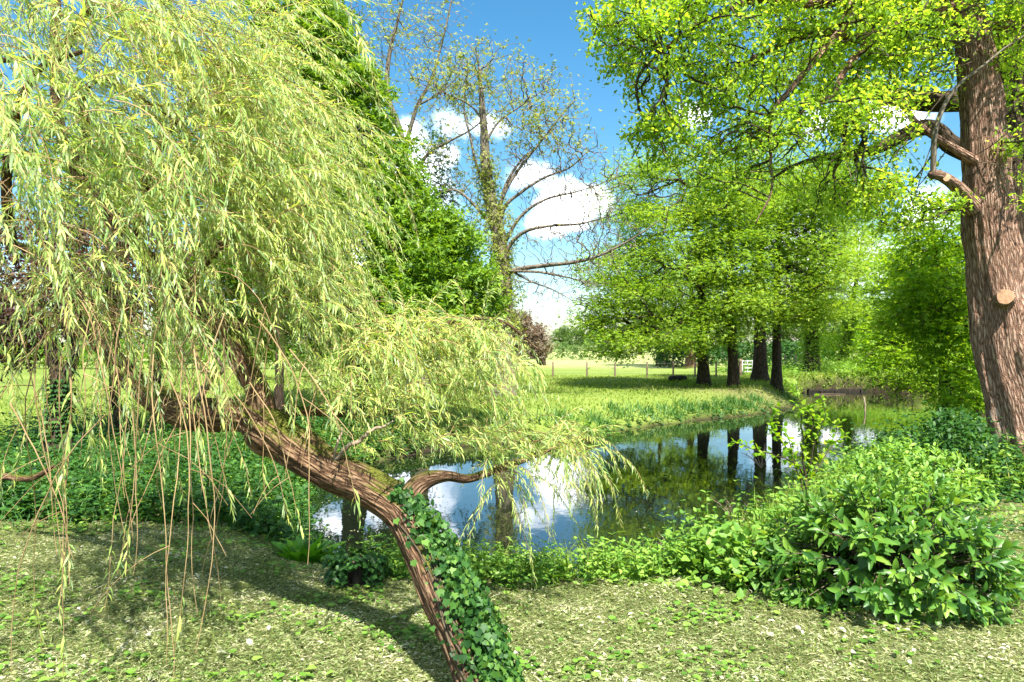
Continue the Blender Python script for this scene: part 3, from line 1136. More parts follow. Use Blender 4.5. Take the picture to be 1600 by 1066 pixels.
# ---- the dark trunk close behind it
def oak_behind():
    P, R = path([(1632, 690, 13.2, .5), (1612, 560, 13.2, .42), (1594, 430, 13.2, .38), (1583, 300, 13.2, .35), (1577, 180, 13.2, .33), (1574, 60, 13.2, .28), (1590, -80, 13.2, .2), (1600, -250, 13.2, .12)], 6)
    P[0, 2] = ground_z(P[0, 0], P[0, 1])
    limbs = [path(q, 6) for q in [
        [(1590, 148, 13.1, .22), (1540, 152, 13, .2), (1490, 158, 13, .19), (1440, 158, 13, .18), (1390, 148, 12.9, .16), (1345, 138, 12.8, .12), (1320, 155, 12.7, .07), (1280, 140, 12.6, .045), (1200, 120, 12.4, .02)],
        [(1596, 250, 13.1, .2), (1540, 245, 13, .19), (1490, 228, 12.9, .17), (1465, 205, 12.9, .15), (1440, 200, 12.8, .14), (1405, 215, 12.8, .12), (1370, 232, 12.7, .1), (1330, 242, 12.6, .08), (1285, 246, 12.5, .06), (1235, 262, 12.4, .03), (1190, 290, 12.3, .015)],
        [(1590, 30, 13.1, .16), (1630, 0, 13, .1), (1700, -40, 13, .06)],
        [(1590, 50, 13.1, .16), (1540, 60, 13, .12), (1460, 70, 13, .08), (1380, 100, 12.9, .05)]]]
    blobs = [pb(1350, 60, 13, 150, 80, 1.5), pb(1250, 150, 12.8, 130, 60, 1.4), pb(1480, 0, 13.2, 150, 90, 1.5), pb(1620, 120, 13, 80, 120, 1.2), pb(1360, 310, 12.8, 110, 40, 1), pb(1480, 110, 12.8, 80, 30, .8)]
    make_tree('oak_tree', 'dark oak trunk standing close behind the rugged sawn oak', 'tree', (P, R), limbs, blobs, 700, 13, .14, .1, T_oak(), M['oak'], M['bark_dark'], 33, shell=.5, seg=28, twig=M['twig_dark'], wob=.012)


oak_behind()


# ---- lime and ash trees on the far bank
def lime(px, py, d, r, lean, blobs, label, seed, natt=420, per=26, size=.17, ivy=False, mat='lime', bark='bark_dark', top=250):
    b = foot(px, py, d)
    tp = at(px + lean, top, d)
    r = r * .82
    P, R = smooth([b, b * .75 + tp * .25 + (0, .05, 0), (b + tp) / 2, b * .25 + tp * .75, tp], [r, r * .82, r * .66, r * .45, r * .15], 5)
    P = jitterline(P, .02, seed)
    ex = None
    if ivy:
        def ex(g):
            n = 2600
            u = g.random(n) * .45 + .02
            q = b + (tp - b) * u[:, None]
            th = g.random(n) * 6.283
            o = np.stack([np.cos(th), np.sin(th), 0 * th], -1)
            return q + o * (r * .75 + .3 * g.random(n)[:, None] ** 2 + .25 * u[:, None]), unit(o + np.array((0, 0, -.8))), o + rand_unit(n, g) * .5, .13 * g.uniform(.7, 1.2, n)
    return make_tree('lime_tree', label, 'tree', (P, R), [], blobs, natt, int(per * 1.9), .45, size * .76, T_spray(), M[mat], M[bark], seed, 'trees on the far bank', shell=.42, seg=20, rough=.14, extra=ex, rtip=.013, rmax=.16, flat=.4, vs=.3, leafkeep=lambda p, g: fbm(p * np.array((.4, .4, 1.3)) + seed, 3, 5) + g.normal(0, .05, len(p)) > .42)


lime(1100, 602, 30, .29, -14, [pb(1060, 255, 30, 80, 50, 3), pb(985, 300, 30, 55, 60, 2.5), pb(930, 470, 29, 35, 50, 2), pb(1000, 500, 29, 95, 60, 3.5), pb(960, 430, 29, 60, 80, 2.5), pb(1050, 420, 29.5, 110, 110, 4), pb(1010, 330, 30, 75, 75, 3), pb(1070, 520, 29, 70, 45, 3), pb(960, 525, 29, 55, 40, 2.5)],
     'broad leafy tree nearest the dark log, branches sweeping almost to the grass', 41, 900, 32, top=300)
lime(1146, 600, 29.2, .25, -6, [pb(1140, 430, 29, 75, 110, 3), pb(1120, 320, 29.5, 75, 70, 3), pb(1150, 475, 28.6, 50, 35, 2.4)], 'straight slim trunk standing between the log tree and the pale gate', 42, 500, 34, top=270)
lime(1188, 594, 33.5, .38, 2, [pb(1180, 240, 33, 80, 50, 3), pb(1200, 400, 33, 90, 100, 4), pb(1185, 300, 33, 80, 60, 3.4)], 'thick dark flared trunk rising beside the pale gate', 43, 420, 32, top=260)
lime(1213, 602, 30.6, .26, 6, [pb(1250, 420, 28.6, 80, 100, 3.2), pb(1230, 330, 29, 80, 60, 3), pb(1280, 280, 29, 70, 50, 3), pb(1245, 470, 28.4, 60, 40, 2.2)], 'brown trunk at the edge of the pond bank with roots showing', 44, 560, 34, top=280)
lime(1268, 587, 40, .42, 4, [pb(1290, 400, 40, 80, 90, 4), pb(1275, 480, 40, 60, 60, 3), pb(1300, 310, 40, 70, 50, 3)], 'ivy thickened trunk behind the timber edged bank', 45, 420, 30, .2, ivy=True, top=300)
lime(1316, 570, 46, .3, 30, [pb(1345, 430, 46, 70, 70, 4), pb(1350, 370, 46, 60, 50, 3), pb(1330, 490, 46, 55, 35, 3)], 'slim leaning dark trunk against the bright gap beyond the pond', 46, 300, 28, .2, ivy=True, top=380)
lime(1035, 578, 62, .5, -5, [pb(1035, 500, 62, 60, 50, 4), pb(1020, 440, 62, 60, 50, 4)], 'distant squat trunk out in the sunlit field beyond the fence', 47, 240, 22, .28, top=440)
lime(1079, 580, 52, .42, 0, [pb(1085, 470, 52, 50, 70, 4), pb(1090, 400, 52, 50, 60, 4)], 'reddish trunk in the field just beyond the fence', 48, 240, 22, .28, bark='bark_willow', top=420)


# ---- hornbeam and hazel along the bank to the right
def bank_trees():
    for k, (px, d, blobs, label, mat, natt) in enumerate([
            (1475, 16.5, [pb(1470, 400, 16.5, 65, 90, 1.6), pb(1490, 500, 16, 60, 80, 1.5), pb(1440, 470, 16, 55, 60, 1.2), pb(1500, 590, 15.5, 55, 60, 1.2)], 'bright green hornbeam filling the gap beside the rugged oak trunk', 'hornbeam', 900),
            (1530, 20, [pb(1425, 585, 20, 75, 40, 1.8), pb(1400, 530, 21, 50, 60, 1.6), pb(1450, 520, 21, 60, 80, 2), pb(1420, 440, 21.5, 50, 60, 2)], 'low spreading hazel dipping its layered sprays over the pond', 'hornbeam', 900),
            (1560, 19, [pb(1560, 430, 19, 90, 130, 2), pb(1620, 330, 19, 100, 130, 2), pb(1540, 580, 18, 80, 80, 2)], 'leafy tree seen in slivers behind the two oak trunks', 'maple', 500)]):
        b = foot(px, 640, d)
        tp = b + np.array((-.3, 0, 5.0))
        P, R = smooth([b, b + (0, 0, 1.2), b + (-.1, 0, 2.8), tp], [.13, .11, .08, .04], 5)
        make_tree('bank_tree', label, 'tree', (P, R), [], blobs, natt, 20, .2, .12, T_spray(), M[mat], M['bark_dark'], 60 + k, 'leafy trees on the oak bank', shell=.45, rtip=.008, flat=.4, droop=.1, vs=.35, leafkeep=lambda p, g: fbm(p * np.array((.8, .8, 2.0)), 3, 91) + g.normal(0, .05, len(p)) > .40)


bank_trees()


# ---- dense dark green maple behind the willow
def maple():
    b = foot(560, 640, 18)
    tp = at(505, 60, 18)
    P, R = smooth([b, b * .7 + tp * .3, b * .4 + tp * .6, tp], [.3, .25, .16, .05], 6)
    blobs = [pb(470, 60, 18, 50, 60, 1), pb(500, 120, 18, 50, 60, 1), pb(545, 155, 17.6, 50, 45, .9), pb(520, 230, 18, 70, 70, 1.5), pb(570, 270, 17.6, 60, 55, 1.1), pb(590, 340, 17.4, 65, 55, 1.2), pb(640, 370, 17.2, 45, 40, .9),
             pb(560, 400, 17.5, 90, 80, 1.6), pb(660, 430, 17, 75, 55, 1.1), pb(710, 465, 16.8, 50, 45, .9), pb(600, 490, 17, 110, 70, 1.6), pb(420, 200, 18.5, 90, 120, 1.8), pb(400, 420, 18.5, 110, 120, 1.8), pb(430, 20, 18.5, 60, 60, 1)]
    blobs = [(c + np.array((.3, 0, 0)), r * 1.12) for c, r in blobs] + [pb(600, 215, 17.6, 35, 30, .6), pb(650, 295, 17.3, 40, 32, .6), pb(700, 375, 17, 45, 36, .7), pb(750, 450, 16.7, 38, 32, .6), pb(560, 140, 17.8, 38, 30, .6), pb(530, 70, 17.8, 30, 30, .6)]
    make_tree('maple_tree', 'dense dark green maple rising behind the weeping willow', 'tree', (P, R), [], blobs, 2300, 34, .17, .13, T_spray(), M['maple'], M['bark_dark'], 71, shell=.2, rtip=.006, flat=1.0, droop=.0, wide=1.5, leafkeep=lambda p, g: fbm(p * 1.1, 3, 55) + g.normal(0, .04, len(p)) > .37)


maple()


# ---- sparse spring ash with bare limbs against the sky
def ash():
    P, R = path([(789, 600, 24, .33), (788, 540, 24, .28), (788, 480, 24, .27), (785, 420, 24, .26), (779, 370, 24, .24), (768, 320, 24, .2), (759, 260, 24, .16), (756, 200, 24, .13), (752, 150, 24, .08), (748, 105, 24, .04)], 6)
    P[0, 2] = ground_z(P[0, 0], P[0, 1])
    limbs = [path(q, 6) for q in [
        [(788, 428, 24, .13), (815, 420, 23.6, .12), (850, 415, 23.2, .1), (895, 410, 22.8, .085), (935, 400, 22.5, .065), (985, 375, 22.2, .045), (1030, 345, 22, .02)],
        [(786, 420, 24, .12), (796, 385, 23.8, .1), (820, 362, 23.6, .085), (860, 353, 23.4, .07), (905, 350, 23.2, .055), (945, 340, 23, .03)],
        [(779, 370, 24, .11), (788, 325, 24, .09), (815, 300, 24, .075), (850, 278, 24, .06), (890, 262, 24, .045), (920, 235, 24, .02)],
        [(778, 345, 24, .1), (790, 290, 24.3, .075), (815, 250, 24.5, .06), (840, 228, 24.6, .045), (870, 190, 24.7, .02)],
        [(766, 310, 24, .09), (745, 260, 24, .07), (735, 215, 24, .06), (725, 170, 24, .045), (730, 120, 24, .02)],
        [(757, 225, 24, .07), (780, 190, 24, .05), (815, 165, 24, .035), (850, 140, 24, .015)],
        [(800, 424, 23.8, .06), (830, 440, 23.4, .045), (862, 452, 23.1, .03), (895, 470, 22.9, .015)],
        [(781, 395, 24, .1), (812, 340, 23.8, .08), (852, 312, 23.7, .06), (900, 300, 23.6, .04), (948, 284, 23.5, .015)],
        [(773, 338, 24, .1), (800, 280, 24.2, .08), (850, 215, 24.4, .055), (898, 155, 24.5, .02)],
        [(775, 360, 24, .09), (745, 325, 24, .07), (715, 298, 24, .05), (690, 300, 24, .02)],
        [(796, 424, 23.8, .07), (840, 425, 23.2, .06), (880, 432, 22.9, .045), (920, 442, 22.7, .02)],
        [(756, 190, 24, .06), (735, 165, 24, .045), (705, 150, 24, .03), (680, 140, 24, .015)]]]
    limbs = [(p, r * .68) for p, r in limbs]
    top = [pb(750, 120, 24, 90, 60, 1.8), pb(840, 170, 24, 70, 70, 1.6), pb(700, 130, 24, 60, 50, 1.4)]
    blobs = top + [pb(900, 385, 23, 100, 40, 1.4), pb(860, 440, 23.2, 80, 35, 1.2), pb(930, 290, 23.5, 60, 60, 1.3), pb(880, 300, 23.5, 80, 80, 1.6), pb(930, 370, 22.6, 70, 70, 1.4), pb(900, 440, 23, 60, 40, 1.2), pb(820, 230, 24, 90, 70, 1.6), pb(885, 220, 24, 50, 60, 1.2), pb(740, 280, 24, 40, 50, 1)]

    def keep(p, g):
        px, py, d = project(p)
        pr = np.clip((260 - py) / 90, .03, .8)
        return g.random(len(p)) < pr

    def ivy(g):
        n = 3600
        ix = g.integers(len(P) // 6, int(len(P) * .7), n)
        q = P[ix] + g.normal(size=(n, 3)) * np.array((.06, .06, .2))
        th = g.random(n) * 6.283
        o = np.stack([np.cos(th), np.sin(th), 0 * th], -1)
        off = (R[ix] + g.random(n) ** 2 * (.12 + .5 * vnoise(q * np.array((0, 0, 1.1)))))[:, None]
        return q + o * off, unit(o + rand_unit(n, g) * .6 + np.array((0, 0, -.6))), o + rand_unit(n, g) * .7, .105 * g.uniform(.7, 1.2, n)
    make_tree('ash_tree', 'half bare ash with grey limbs reaching over the pond and ivy up its trunk', 'tree', (P, R), limbs, blobs, 2600, 3, .2, .13, T_spray(), M['ash'], M['bark_grey'], 81, shell=.45, rtip=.0075, twig=M['bark_grey'], rough=.1, wob=.03, leafkeep=keep, extra=ivy, flat=.9)


ash()


def ivy_ash():
    P, R = path([(655, 600, 27, .34), (655, 480, 27, .3), (650, 400, 27, .26), (642, 320, 27, .22), (630, 240, 27, .18), (622, 200, 27, .14), (606, 150, 27, .11), (607, 95, 27, .08), (622, 30, 27, .05), (640, -40, 27, .025)], 6)
    P[0, 2] = ground_z(P[0, 0], P[0, 1])
    limbs = [path(q, 6) for q in [
        [(630, 240, 27, .13), (640, 205, 26.8, .11), (652, 165, 26.7, .09), (672, 128, 26.6, .07), (690, 70, 26.5, .05), (708, -10, 26.5, .03)],
        [(640, 310, 27, .1), (665, 245, 26.6, .08), (700, 222, 26.4, .06), (740, 200, 26.2, .04), (770, 170, 26, .02)],
        [(606, 150, 27, .07), (585, 110, 27, .05), (560, 60, 27, .035), (545, -10, 27, .02)],
        [(652, 165, 26.7, .06), (680, 150, 26.5, .05), (705, 130, 26.4, .035), (735, 95, 26.3, .015)],
        [(640, 290, 27, .08), (615, 200, 27, .05), (590, 180, 27, .03), (575, 120, 27, .015)]]]
    limbs = [(p, r * .75) for p, r in limbs]
    blobs = [pb(600, 60, 27, 80, 110, 2), pb(680, 60, 26.6, 60, 90, 1.6), pb(560, 60, 27, 40, 80, 1.2), pb(700, 170, 26.4, 70, 50, 1.4), pb(680, 270, 26.8, 60, 80, 1.5), pb(715, 350, 26.6, 50, 80, 1.2)]

    def keep(p, g):
        px, py, d = project(p)
        return g.random(len(p)) < np.where(py < 190, .28, .55)

    def ivy(g):
        bl = [pb(680, 230, 26.8, 30, 45, .8), pb(690, 300, 26.8, 32, 60, .8), pb(700, 390, 26.8, 40, 70, .9), pb(660, 440, 26.9, 50, 90, 1), pb(645, 330, 27, 20, 80, .6), pb(740, 440, 26.8, 30, 60, .6)]
        p = blob_points(bl, 5200, g, .6)
        n = len(p)
        return p, unit(rand_unit(n, g) + np.array((0, 0, -.6))), rand_unit(n, g) + np.array((0, -.3, .6)), .12 * g.uniform(.6, 1.2, n)
    make_tree('ash_tree', 'tall thin spring ash with pale leaf tufts and dark ivy round its trunk', 'tree', (P, R), limbs, blobs, 1100, 4, .25, .15, T_spray(), M['ash'], M['bark_grey'], 82, shell=.45, rtip=.007, twig=M['bark_grey'], rough=.1, wob=.03, leafkeep=keep, flat=.9)
    # the ivy is a plant of its own
    g = np.random.default_rng(83)
    p, D, Nn, S = ivy(g)
    mb = MB()
    scatter(mb, T_spray(), p, D, Nn, S)
    o = mb.build('ivy', M['ivy'], loc=tuple(P[0]))
    tag(o, 'dark ivy mass climbing the tall thin ash', 'ivy')


ivy_ash()


# ---- copper tree, ivy trunks and far trees
def left_trees():
    # ivy clad forked tree with purple leaves beyond the undergrowth
    P, R = path([(92, 690, 11, .17), (92, 650, 11, .15), (95, 615, 11, .13), (88, 570, 11, .11), (76, 530, 11, .09), (60, 470, 11, .06), (50, 400, 11, .03)], 6)
    P[0, 2] = ground_z(P[0, 0], P[0, 1])
    limbs = [path([(95, 612, 11, .1), (108, 580, 11, .085), (118, 540, 11, .07), (120, 480, 11, .05), (130, 410, 11, .02)], 6)]
    b = P[0]

    def ex(g):
        n = 700
        ix = g.integers(0, int(len(P) * .45), n)
        th = g.random(n) * 6.283
        o = np.stack([np.cos(th), np.sin(th), 0 * th], -1)
        q = P[ix] + o * (R[ix] + .05 * g.random(n))[:, None]
        return q, unit(o + (0, 0, -.8)), o + rand_unit(n, g) * .4, .06 * g.uniform(.6, 1.2, n)
    make_tree('copper_tree', 'forked trunk carrying dark purple leaves beyond the shaded undergrowth', 'tree', (P, R), limbs,
              [pb(40, 490, 11, 70, 60, .8), pb(110, 470, 11.2, 90, 60, .9), pb(0, 540, 11, 60, 45, .7), pb(140, 400, 11.4, 110, 70, .9), pb(20, 390, 11.4, 90, 70, .9), pb(230, 420, 11.6, 70, 60, .9), pb(180, 480, 11.4, 70, 40, .8)], 800, 15, .15, .085, T_diamond(.33), M['purple'], M['bark_dark'], 91, seg=18, flat=.9)
    g = np.random.default_rng(92)
    p, D, Nn, S = ex(g)
    mb = MB()
    scatter(mb, T_ivy(), p, D, Nn, S)
    tag(mb.build('ivy', M['ivy'], loc=tuple(b)), 'ivy sleeve round the foot of the forked purple leaved tree', 'ivy')
    for k, (px, d, r, ln, label) in enumerate([(184, 12.5, .09, -4, 'thin dark trunk standing beside the mossy willow limb'), (437, 14, .1, 3, 'slim trunk in the sunlit grass behind the fork of the willow'),
                                              (245, 15, .12, 4, 'ivy green trunk in the field seen through the willow shoots')]):
        b = foot(px, 660, d)
        tp = b + np.array((ln * .05, 0, 4.2))
        P, R = smooth([b, b + (0, 0, 1.2), b + (ln * .02, 0, 2.8), tp], [r, r * .9, r * .75, r * .3], 5)
        make_tree('young_tree', label, 'tree', (jitterline(P, .015, k), R), [], [(tp + (0, 0, .3), np.array((1.5, 1.2, 1.2))), (tp + (-.8, 0, 1.2), np.array((1.4, 1.2, 1)))], 260, 18, .18, .11, T_spray(), M['maple'], M['bark_dark'], 93 + k, 'young trees in the meadow', seg=12)
    # a copper beech far off by the hedge
    b = foot(846, 560, 62)
    P, R = smooth([b, b + (0, 0, 1.5), b + (0, 0, 3)], [.3, .25, .1], 4)
    make_tree('copper_beech', 'rounded purple copper beech out by the far hedge', 'tree', (P, R), [], [pb(826, 532, 62, 28, 24, 1.8), pb(808, 510, 62, 26, 26, 1.8), pb(848, 543, 62, 14, 16, 1), pb(838, 522, 62, 14, 14, 1)], 300, 24, .3, .26, T_spray(), M['beech'], M['bark_dark'], 97, flat=.8)


left_trees()


def far_trees():
    r = random.Random(14)
    spots = [(900, 150, 6, 'pale rounded tree far off above the hedge'), (880, 170, 7, 'pale far tree behind the copper beech'), (935, 190, 8, 'distant tree half hidden by the sweeping branches'),
             (1360, 75, 7, 'leafy tree closing the bright gap beyond the leaning trunk'), (1400, 62, 6, 'bushy tree beyond the timber edged bank'), (1300, 85, 8, 'tree far behind the ivy thickened trunk'),
             (1230, 90, 8, 'tree far behind the brown bank trunk'), (1150, 100, 8, 'tree far behind the pale gate'), (1080, 110, 8, 'field edge tree behind the reddish trunk'), (1000, 130, 8, 'field edge tree beyond the squat trunk'),
             (560, 70, 8, 'meadow edge tree behind the dense maple'), (430, 80, 8, 'meadow edge tree behind the willow fork'), (300, 75, 8, 'meadow edge tree beyond the mossy limb'), (160, 80, 9, 'meadow edge tree beyond the purple leaved fork'),
             (20, 70, 8, 'meadow edge tree beyond the shaded undergrowth'), (700, 90, 8, 'meadow edge tree behind the two ash trunks'), (780, 110, 7, 'meadow edge tree just behind the ash foot'), (1480, 60, 8, 'tall leafy tree behind the bright hornbeam'), (1600, 50, 8, 'tall leafy tree behind the oak trunks')]
    for k, (px, d, h, label) in enumerate(spots):
        b = foot(px, 560, d)
        P, R = smooth([b, b + (0, 0, h * .3), b + (0, 0, h * .7)], [.3, .25, .08], 4)
        bl = [(b + (r.uniform(-.3, .3) * h * .5, 0, h * q), np.array((h * .38 * s, h * .3 * s, h * .26 * s))) for q, s in ((.3, 1), (.55, 1.05), (.75, .7))]
        bl += [(b + (r.uniform(-1, 1) * h * .35, r.uniform(-.5, .3), h * r.uniform(.3, .7)), np.array((h * .2, h * .2, h * .16))) for _ in range(3)]
        make_tree('field_tree', label, 'tree', (P, R), [], bl, 190, 20, .05 * h, .05 * h, T_spray(), M['far'], M['bark_dark'], 120 + k, 'trees along the far field edge', seg=8, shell=.3, rtip=.015, flat=.9, minr=.03)


far_trees()


# ------------------------------------------------------------------ hedges and thickets
def leaf_mound(p, n, g, size):
    return p, unit(rand_unit(n, g) + (0, 0, .1)), rand_unit(n, g) * .8 + (0, -.2, .8), size * g.uniform(.6, 1.3, n)


def hedge(x0, x1, y, h, w, label, mat, seed, n=5000, size=.2):
    g = np.random.default_rng(seed)
    t = np.sort(g.random(n))
    x = x0 + (x1 - x0) * t
    hh = h * (.8 + .5 * fbm(np.stack([x * .25, 0 * x, 0 * x + seed], -1), 3, seed))
    th = g.uniform(-.1, 3.24, n)
    rr = g.random(n) ** .3
    p = np.stack([x, y + np.cos(th) * w * rr, np.abs(np.sin(th)) ** .6 * hh * rr + ground_z(x, 0 * x + y)], -1)
    mb = MB()
    scatter(mb, T_spray(), *leaf_mound(p, n, g, size))
    o = mb.build('hedge', M[mat], loc=(float((x0 + x1) / 2), y, 0))
    return tag(o, label, 'hedge')


hedge(-45, 14, 92, 2.0, 1.5, 'long clipped hedge closing the field by the copper beech', 'far', 5, 6000, .34)
hedge(11, 24, 56, 1.6, 1.5, 'dark hedge under the limes behind the pale gate', 'bramble', 6, 5000, .26)
hedge(20, 40, 50, 2.4, 2.0, 'bushy hedge past the timber edged bank', 'hornbeam', 7, 5000, .26)
hedge(-40, -8, 52, 1.8, 1.5, 'meadow hedge seen through the willow shoots', 'maple', 8, 6000, .3)


def sample_land(n, x0, x1, y0, y1, mask, g):
    x = g.uniform(x0, x1, n)
    y = y0 + (y1 - y0) * g.random(n) ** 1.25
    k = mask(x, y)
    return x[k], y[k]


def thicket(name, label, cat, x, y, hf, mat, tmpl, size, levels, g, wide=None, lean=.18, stems=False, kind='stuff', tipsize=.55):
    n = len(x)
    z = ground_z(x, y)
    h = hf(x, y) * g.uniform(.6, 1.15, n)
    ln = g.normal(size=(n, 2)) * lean * h[:, None]
    top = np.stack([x + ln[:, 0], y + ln[:, 1], z + h], -1)
    base = np.stack([x, y, z - .02], -1)
    mb = MB()
    th0 = g.random(n) * 6.283
    for k in range(levels):
        u = (k + .7) / (levels - .2)
        q = base + (top - base) * (u + g.normal(0, .04, n))[:, None]
        for s in (0, np.pi):
            th = th0 + s + k * 1.57 + g.normal(0, .4, n)
            o = np.stack([np.cos(th), np.sin(th), g.uniform(-.5, .45, n) + (.45 if k == levels - 1 else 0)], -1)
            nn = np.stack([-np.cos(th) * .3, -np.sin(th) * .3, 0 * th + 1], -1) + g.normal(size=(n, 3)) * .3
            sz = size * (1 + (tipsize - 1) * u ** 2) * g.uniform(.6, 1.25, n)
            scatter(mb, tmpl, q, unit(o), nn, sz, wide)
    if stems:
        d = unit(top - base)
        scatter(mb, T_diamond(.012, .004), base, d, np.tile((0, -1.0, .1), (n, 1)), h * 1.02)
    o = mb.build(name, M[mat])
    tag(o, label, cat, kind=kind)
    return o


def grass(name, label, x, y, hf, mat, g, w=.012, bend=.35, per=1):
    n = len(x)
    z = ground_z(x, y) - .01
    h = hf(x, y) * g.uniform(.55, 1.25, n)
    D = unit(np.stack([g.normal(0, bend, n), g.normal(0, bend, n), np.ones(n)], -1))
    side = unit(np.stack([np.ones(n), g.normal(0, .5, n), np.zeros(n)], -1))
    b = np.stack([x, y, z], -1)
    ww = w * g.uniform(.7, 1.3, n)[:, None]
    m = b + D * h[:, None] * .55
    tip = b + D * h[:, None] + np.stack([D[:, 0], D[:, 1], -.3 * np.ones(n)], -1) * h[:, None] * .3
    V = np.stack([b - side * ww, b + side * ww, m + side * ww * .8, m - side * ww * .8, tip], 1)
    o = np.arange(n)[:, None] * 5
    mb = MB()
    mb.add(V.reshape(-1, 3), [np.array([[0, 1, 2, 3]]) + o, np.array([[3, 2, 4]]) + o])
    ob = mb.build(name, M[mat])
    return tag(ob, label, 'grass', kind='stuff')


LAWN = [(-9, 7.2), (-2.4, 7.35), (-1.9, 6.9), (-1.5, 6.4), (-1.2, 6.0), (-.75, 5.55), (0, 5.45), (.8, 5.5), (1.25, 5.6), (1.6, 5.3), (2.0, 5.0), (3.2, 5.1), (3.7, 6.4), (4.2, 7.2), (5.0, 8.2), (7, 9.2), (12, 9.5)]
lx, ly = np.array(LAWN).T


def lawn_edge(x):
    return np.interp(x, lx, ly)


g = np.random.default_rng(200)
# left: shaded brambles and nettles
x, y = sample_land(9000, -9, -1.7, 7.0, 17, lambda x, y: (y > lawn_edge(x) + .15 * fbm(np.stack([x * 3, y * 0, x * 0], -1), 2)) & (pond_sd(x, y) > .05), g)
thicket('bramble_thicket', 'deep green bramble and nettle cover along the shaded meadow edge', 'undergrowth', x, y,
        lambda x, y: .3 + .3 * fbm(np.stack([x * .8, y * .8, 0 * x], -1), 3, 4) * ss(7.2, 9, y), 'bramble', T_heart(.42), .085, 3, g)
x, y = sample_land(2600, -9, -1.8, 6.8, 15, lambda x, y: (y > lawn_edge(x) - .3 + .7 * fbm(np.stack([x * 1.4, y * 0, x * 0], -1), 2, 6)) & (pond_sd(x, y) > .05), g)
thicket('nettle_patch', 'taller nettles standing up through the shaded bramble cover', 'nettles', x, y,
        lambda x, y: .12 + .55 * fbm(np.stack([x * 1.1, y * 1.1, 0 * x], -1), 3, 24) ** 1.5 * ss(6.8, 8.5, y), 'nettle', T_heart(.24), .075, 4, g, stems=True)
x, y = sample_land(5000, -8, -1.8, 6.6, 14, lambda x, y: (y > lawn_edge(x) - .2) & (pond_sd(x, y) > .05), g)
grass('bank_grass', 'loose grass growing among the shaded brambles', x, y, lambda x, y: .1 + .3 * ss(7, 8.2, y), 'reed', g, .006, .4)
# nettles along the near bank
x, y = sample_land(1700, -2.3, 1.7, 5.3, 7.3, lambda x, y: (y > lawn_edge(x) + .02) & (pond_sd(x, y) > -.05), g)
thicket('nettle_patch', 'young nettles fringing the near edge of the pond', 'nettles', x, y,
        lambda x, y: .16 + .22 * fbm(np.stack([x * 1.6, y * 1.6, 0 * x], -1), 3, 6), 'nettle', T_heart(.3), .07, 4, g, stems=True)
# right bank
x, y = sample_land(9500, 1.3, 11.5, 5.0, 20, lambda x, y: (y > lawn_edge(x) + .02) & (pond_sd(x, y) > -.1) & (np.hypot(x - 7.4, y - 10.9) > .6), g)
thicket('bank_herbage', 'tangled pale green nettles and ground elder covering the oak bank', 'undergrowth', x, y,
        lambda x, y: .2 + .55 * fbm(np.stack([x * .6, y * .6, 0 * x], -1), 3, 9) * ss(.1, 1.2, pond_sd(x, y)) * (1 - .8 * ss(9, 12, y)) - .08 * ss(9, 12, y), 'nettle', T_heart(.33), .08, 4, g, stems=True)
x, y = sample_land(3200, 1.0, 10, 4.7, 15, lambda x, y: (y > lawn_edge(x) - .45 + .8 * fbm(np.stack([x * 1.7, y * 0, x * 0], -1), 2, 61)) & (pond_sd(x, y) > 0) & (fbm(np.stack([x * .9, y * .9, x * 0], -1), 3, 62) > .5), g)
thicket('bramble_thicket', 'dark bramble leaves breaking through the pale bank nettles', 'undergrowth', x, y,
        lambda x, y: .1 + .5 * ss(0, .9, y - lawn_edge(x)) * (1 - .7 * ss(9, 12, y)), 'bramble', T_broad(.26, .05, .2), .075, 4, g)
# dark ivy and brambles round the foot of the oak
x = 6.5 + g.normal(size=900) * .75
y = 10.6 + g.normal(size=900) * .8
thicket('ivy_patch', 'dark glossy ivy and brambles heaped round the rugged oak foot', 'ivy', x, y, lambda x, y: .35 + .5 * np.exp(-((x - 6.3) ** 2 + (y - 10.8) ** 2)), 'ivy', T_ivy(), .075, 4, g)
x, y = g.uniform(5.0, 7.6, 1100), g.uniform(8.4, 10.6, 1100)
thicket('ivy_carpet', 'low ivy creeping over the leaf litter in front of the oak', 'ivy', x, y, lambda x, y: .08 + 0 * x, 'ivy', T_ivy(), .07, 2, g)
x, y = g.uniform(3.3, 6.6, 2600), g.uniform(5.4, 9.2, 2600)
k = fbm(np.stack([x * 1.6, y * 1.6, 0 * x], -1), 3, 73) > .47
thicket('ivy_carpet', 'scattered ivy and seedlings over the leaf litter beside the laurel', 'ivy', x[k], y[k], lambda x, y: .09 + 0 * x, 'bramble', T_heart(.36), .06, 2, g)
# far bank herbage and rushes
x, y = sample_land(5200, -5.6, 11.5, 14, 31, lambda x, y: (pond_sd(x, y) > -.02) & (pond_sd(x, y) < .2 + 1.3 * fbm(np.stack([x * .7, y * .7, 0 * x], -1), 2, 5)) & (y > 10 + .5 * x * 0) & ((y > 16.5) | (x < -3)) & (x < y * .52 - 2), g)
thicket('bank_plants', 'leafy herbs overhanging the water on the far meadow bank', 'bank plants', x, y,
        lambda x, y: .18 + .32 * fbm(np.stack([x * .7, y * .7, 0 * x], -1), 3, 12), 'bramble', T_heart(.3), .12, 3, g)
x, y = sample_land(4200, 11, 26, 30, 46, lambda x, y: (pond_sd(x, y) > .08) & (x > 12.5), g)
thicket('bank_plants', 'rank herbs growing on top of the timber edged bank', 'bank plants', x, y,
        lambda x, y: .25 + .6 * fbm(np.stack([x * .3, y * .3, 0 * x], -1), 3, 15), 'nettle', T_heart(.3), .17, 3, g)


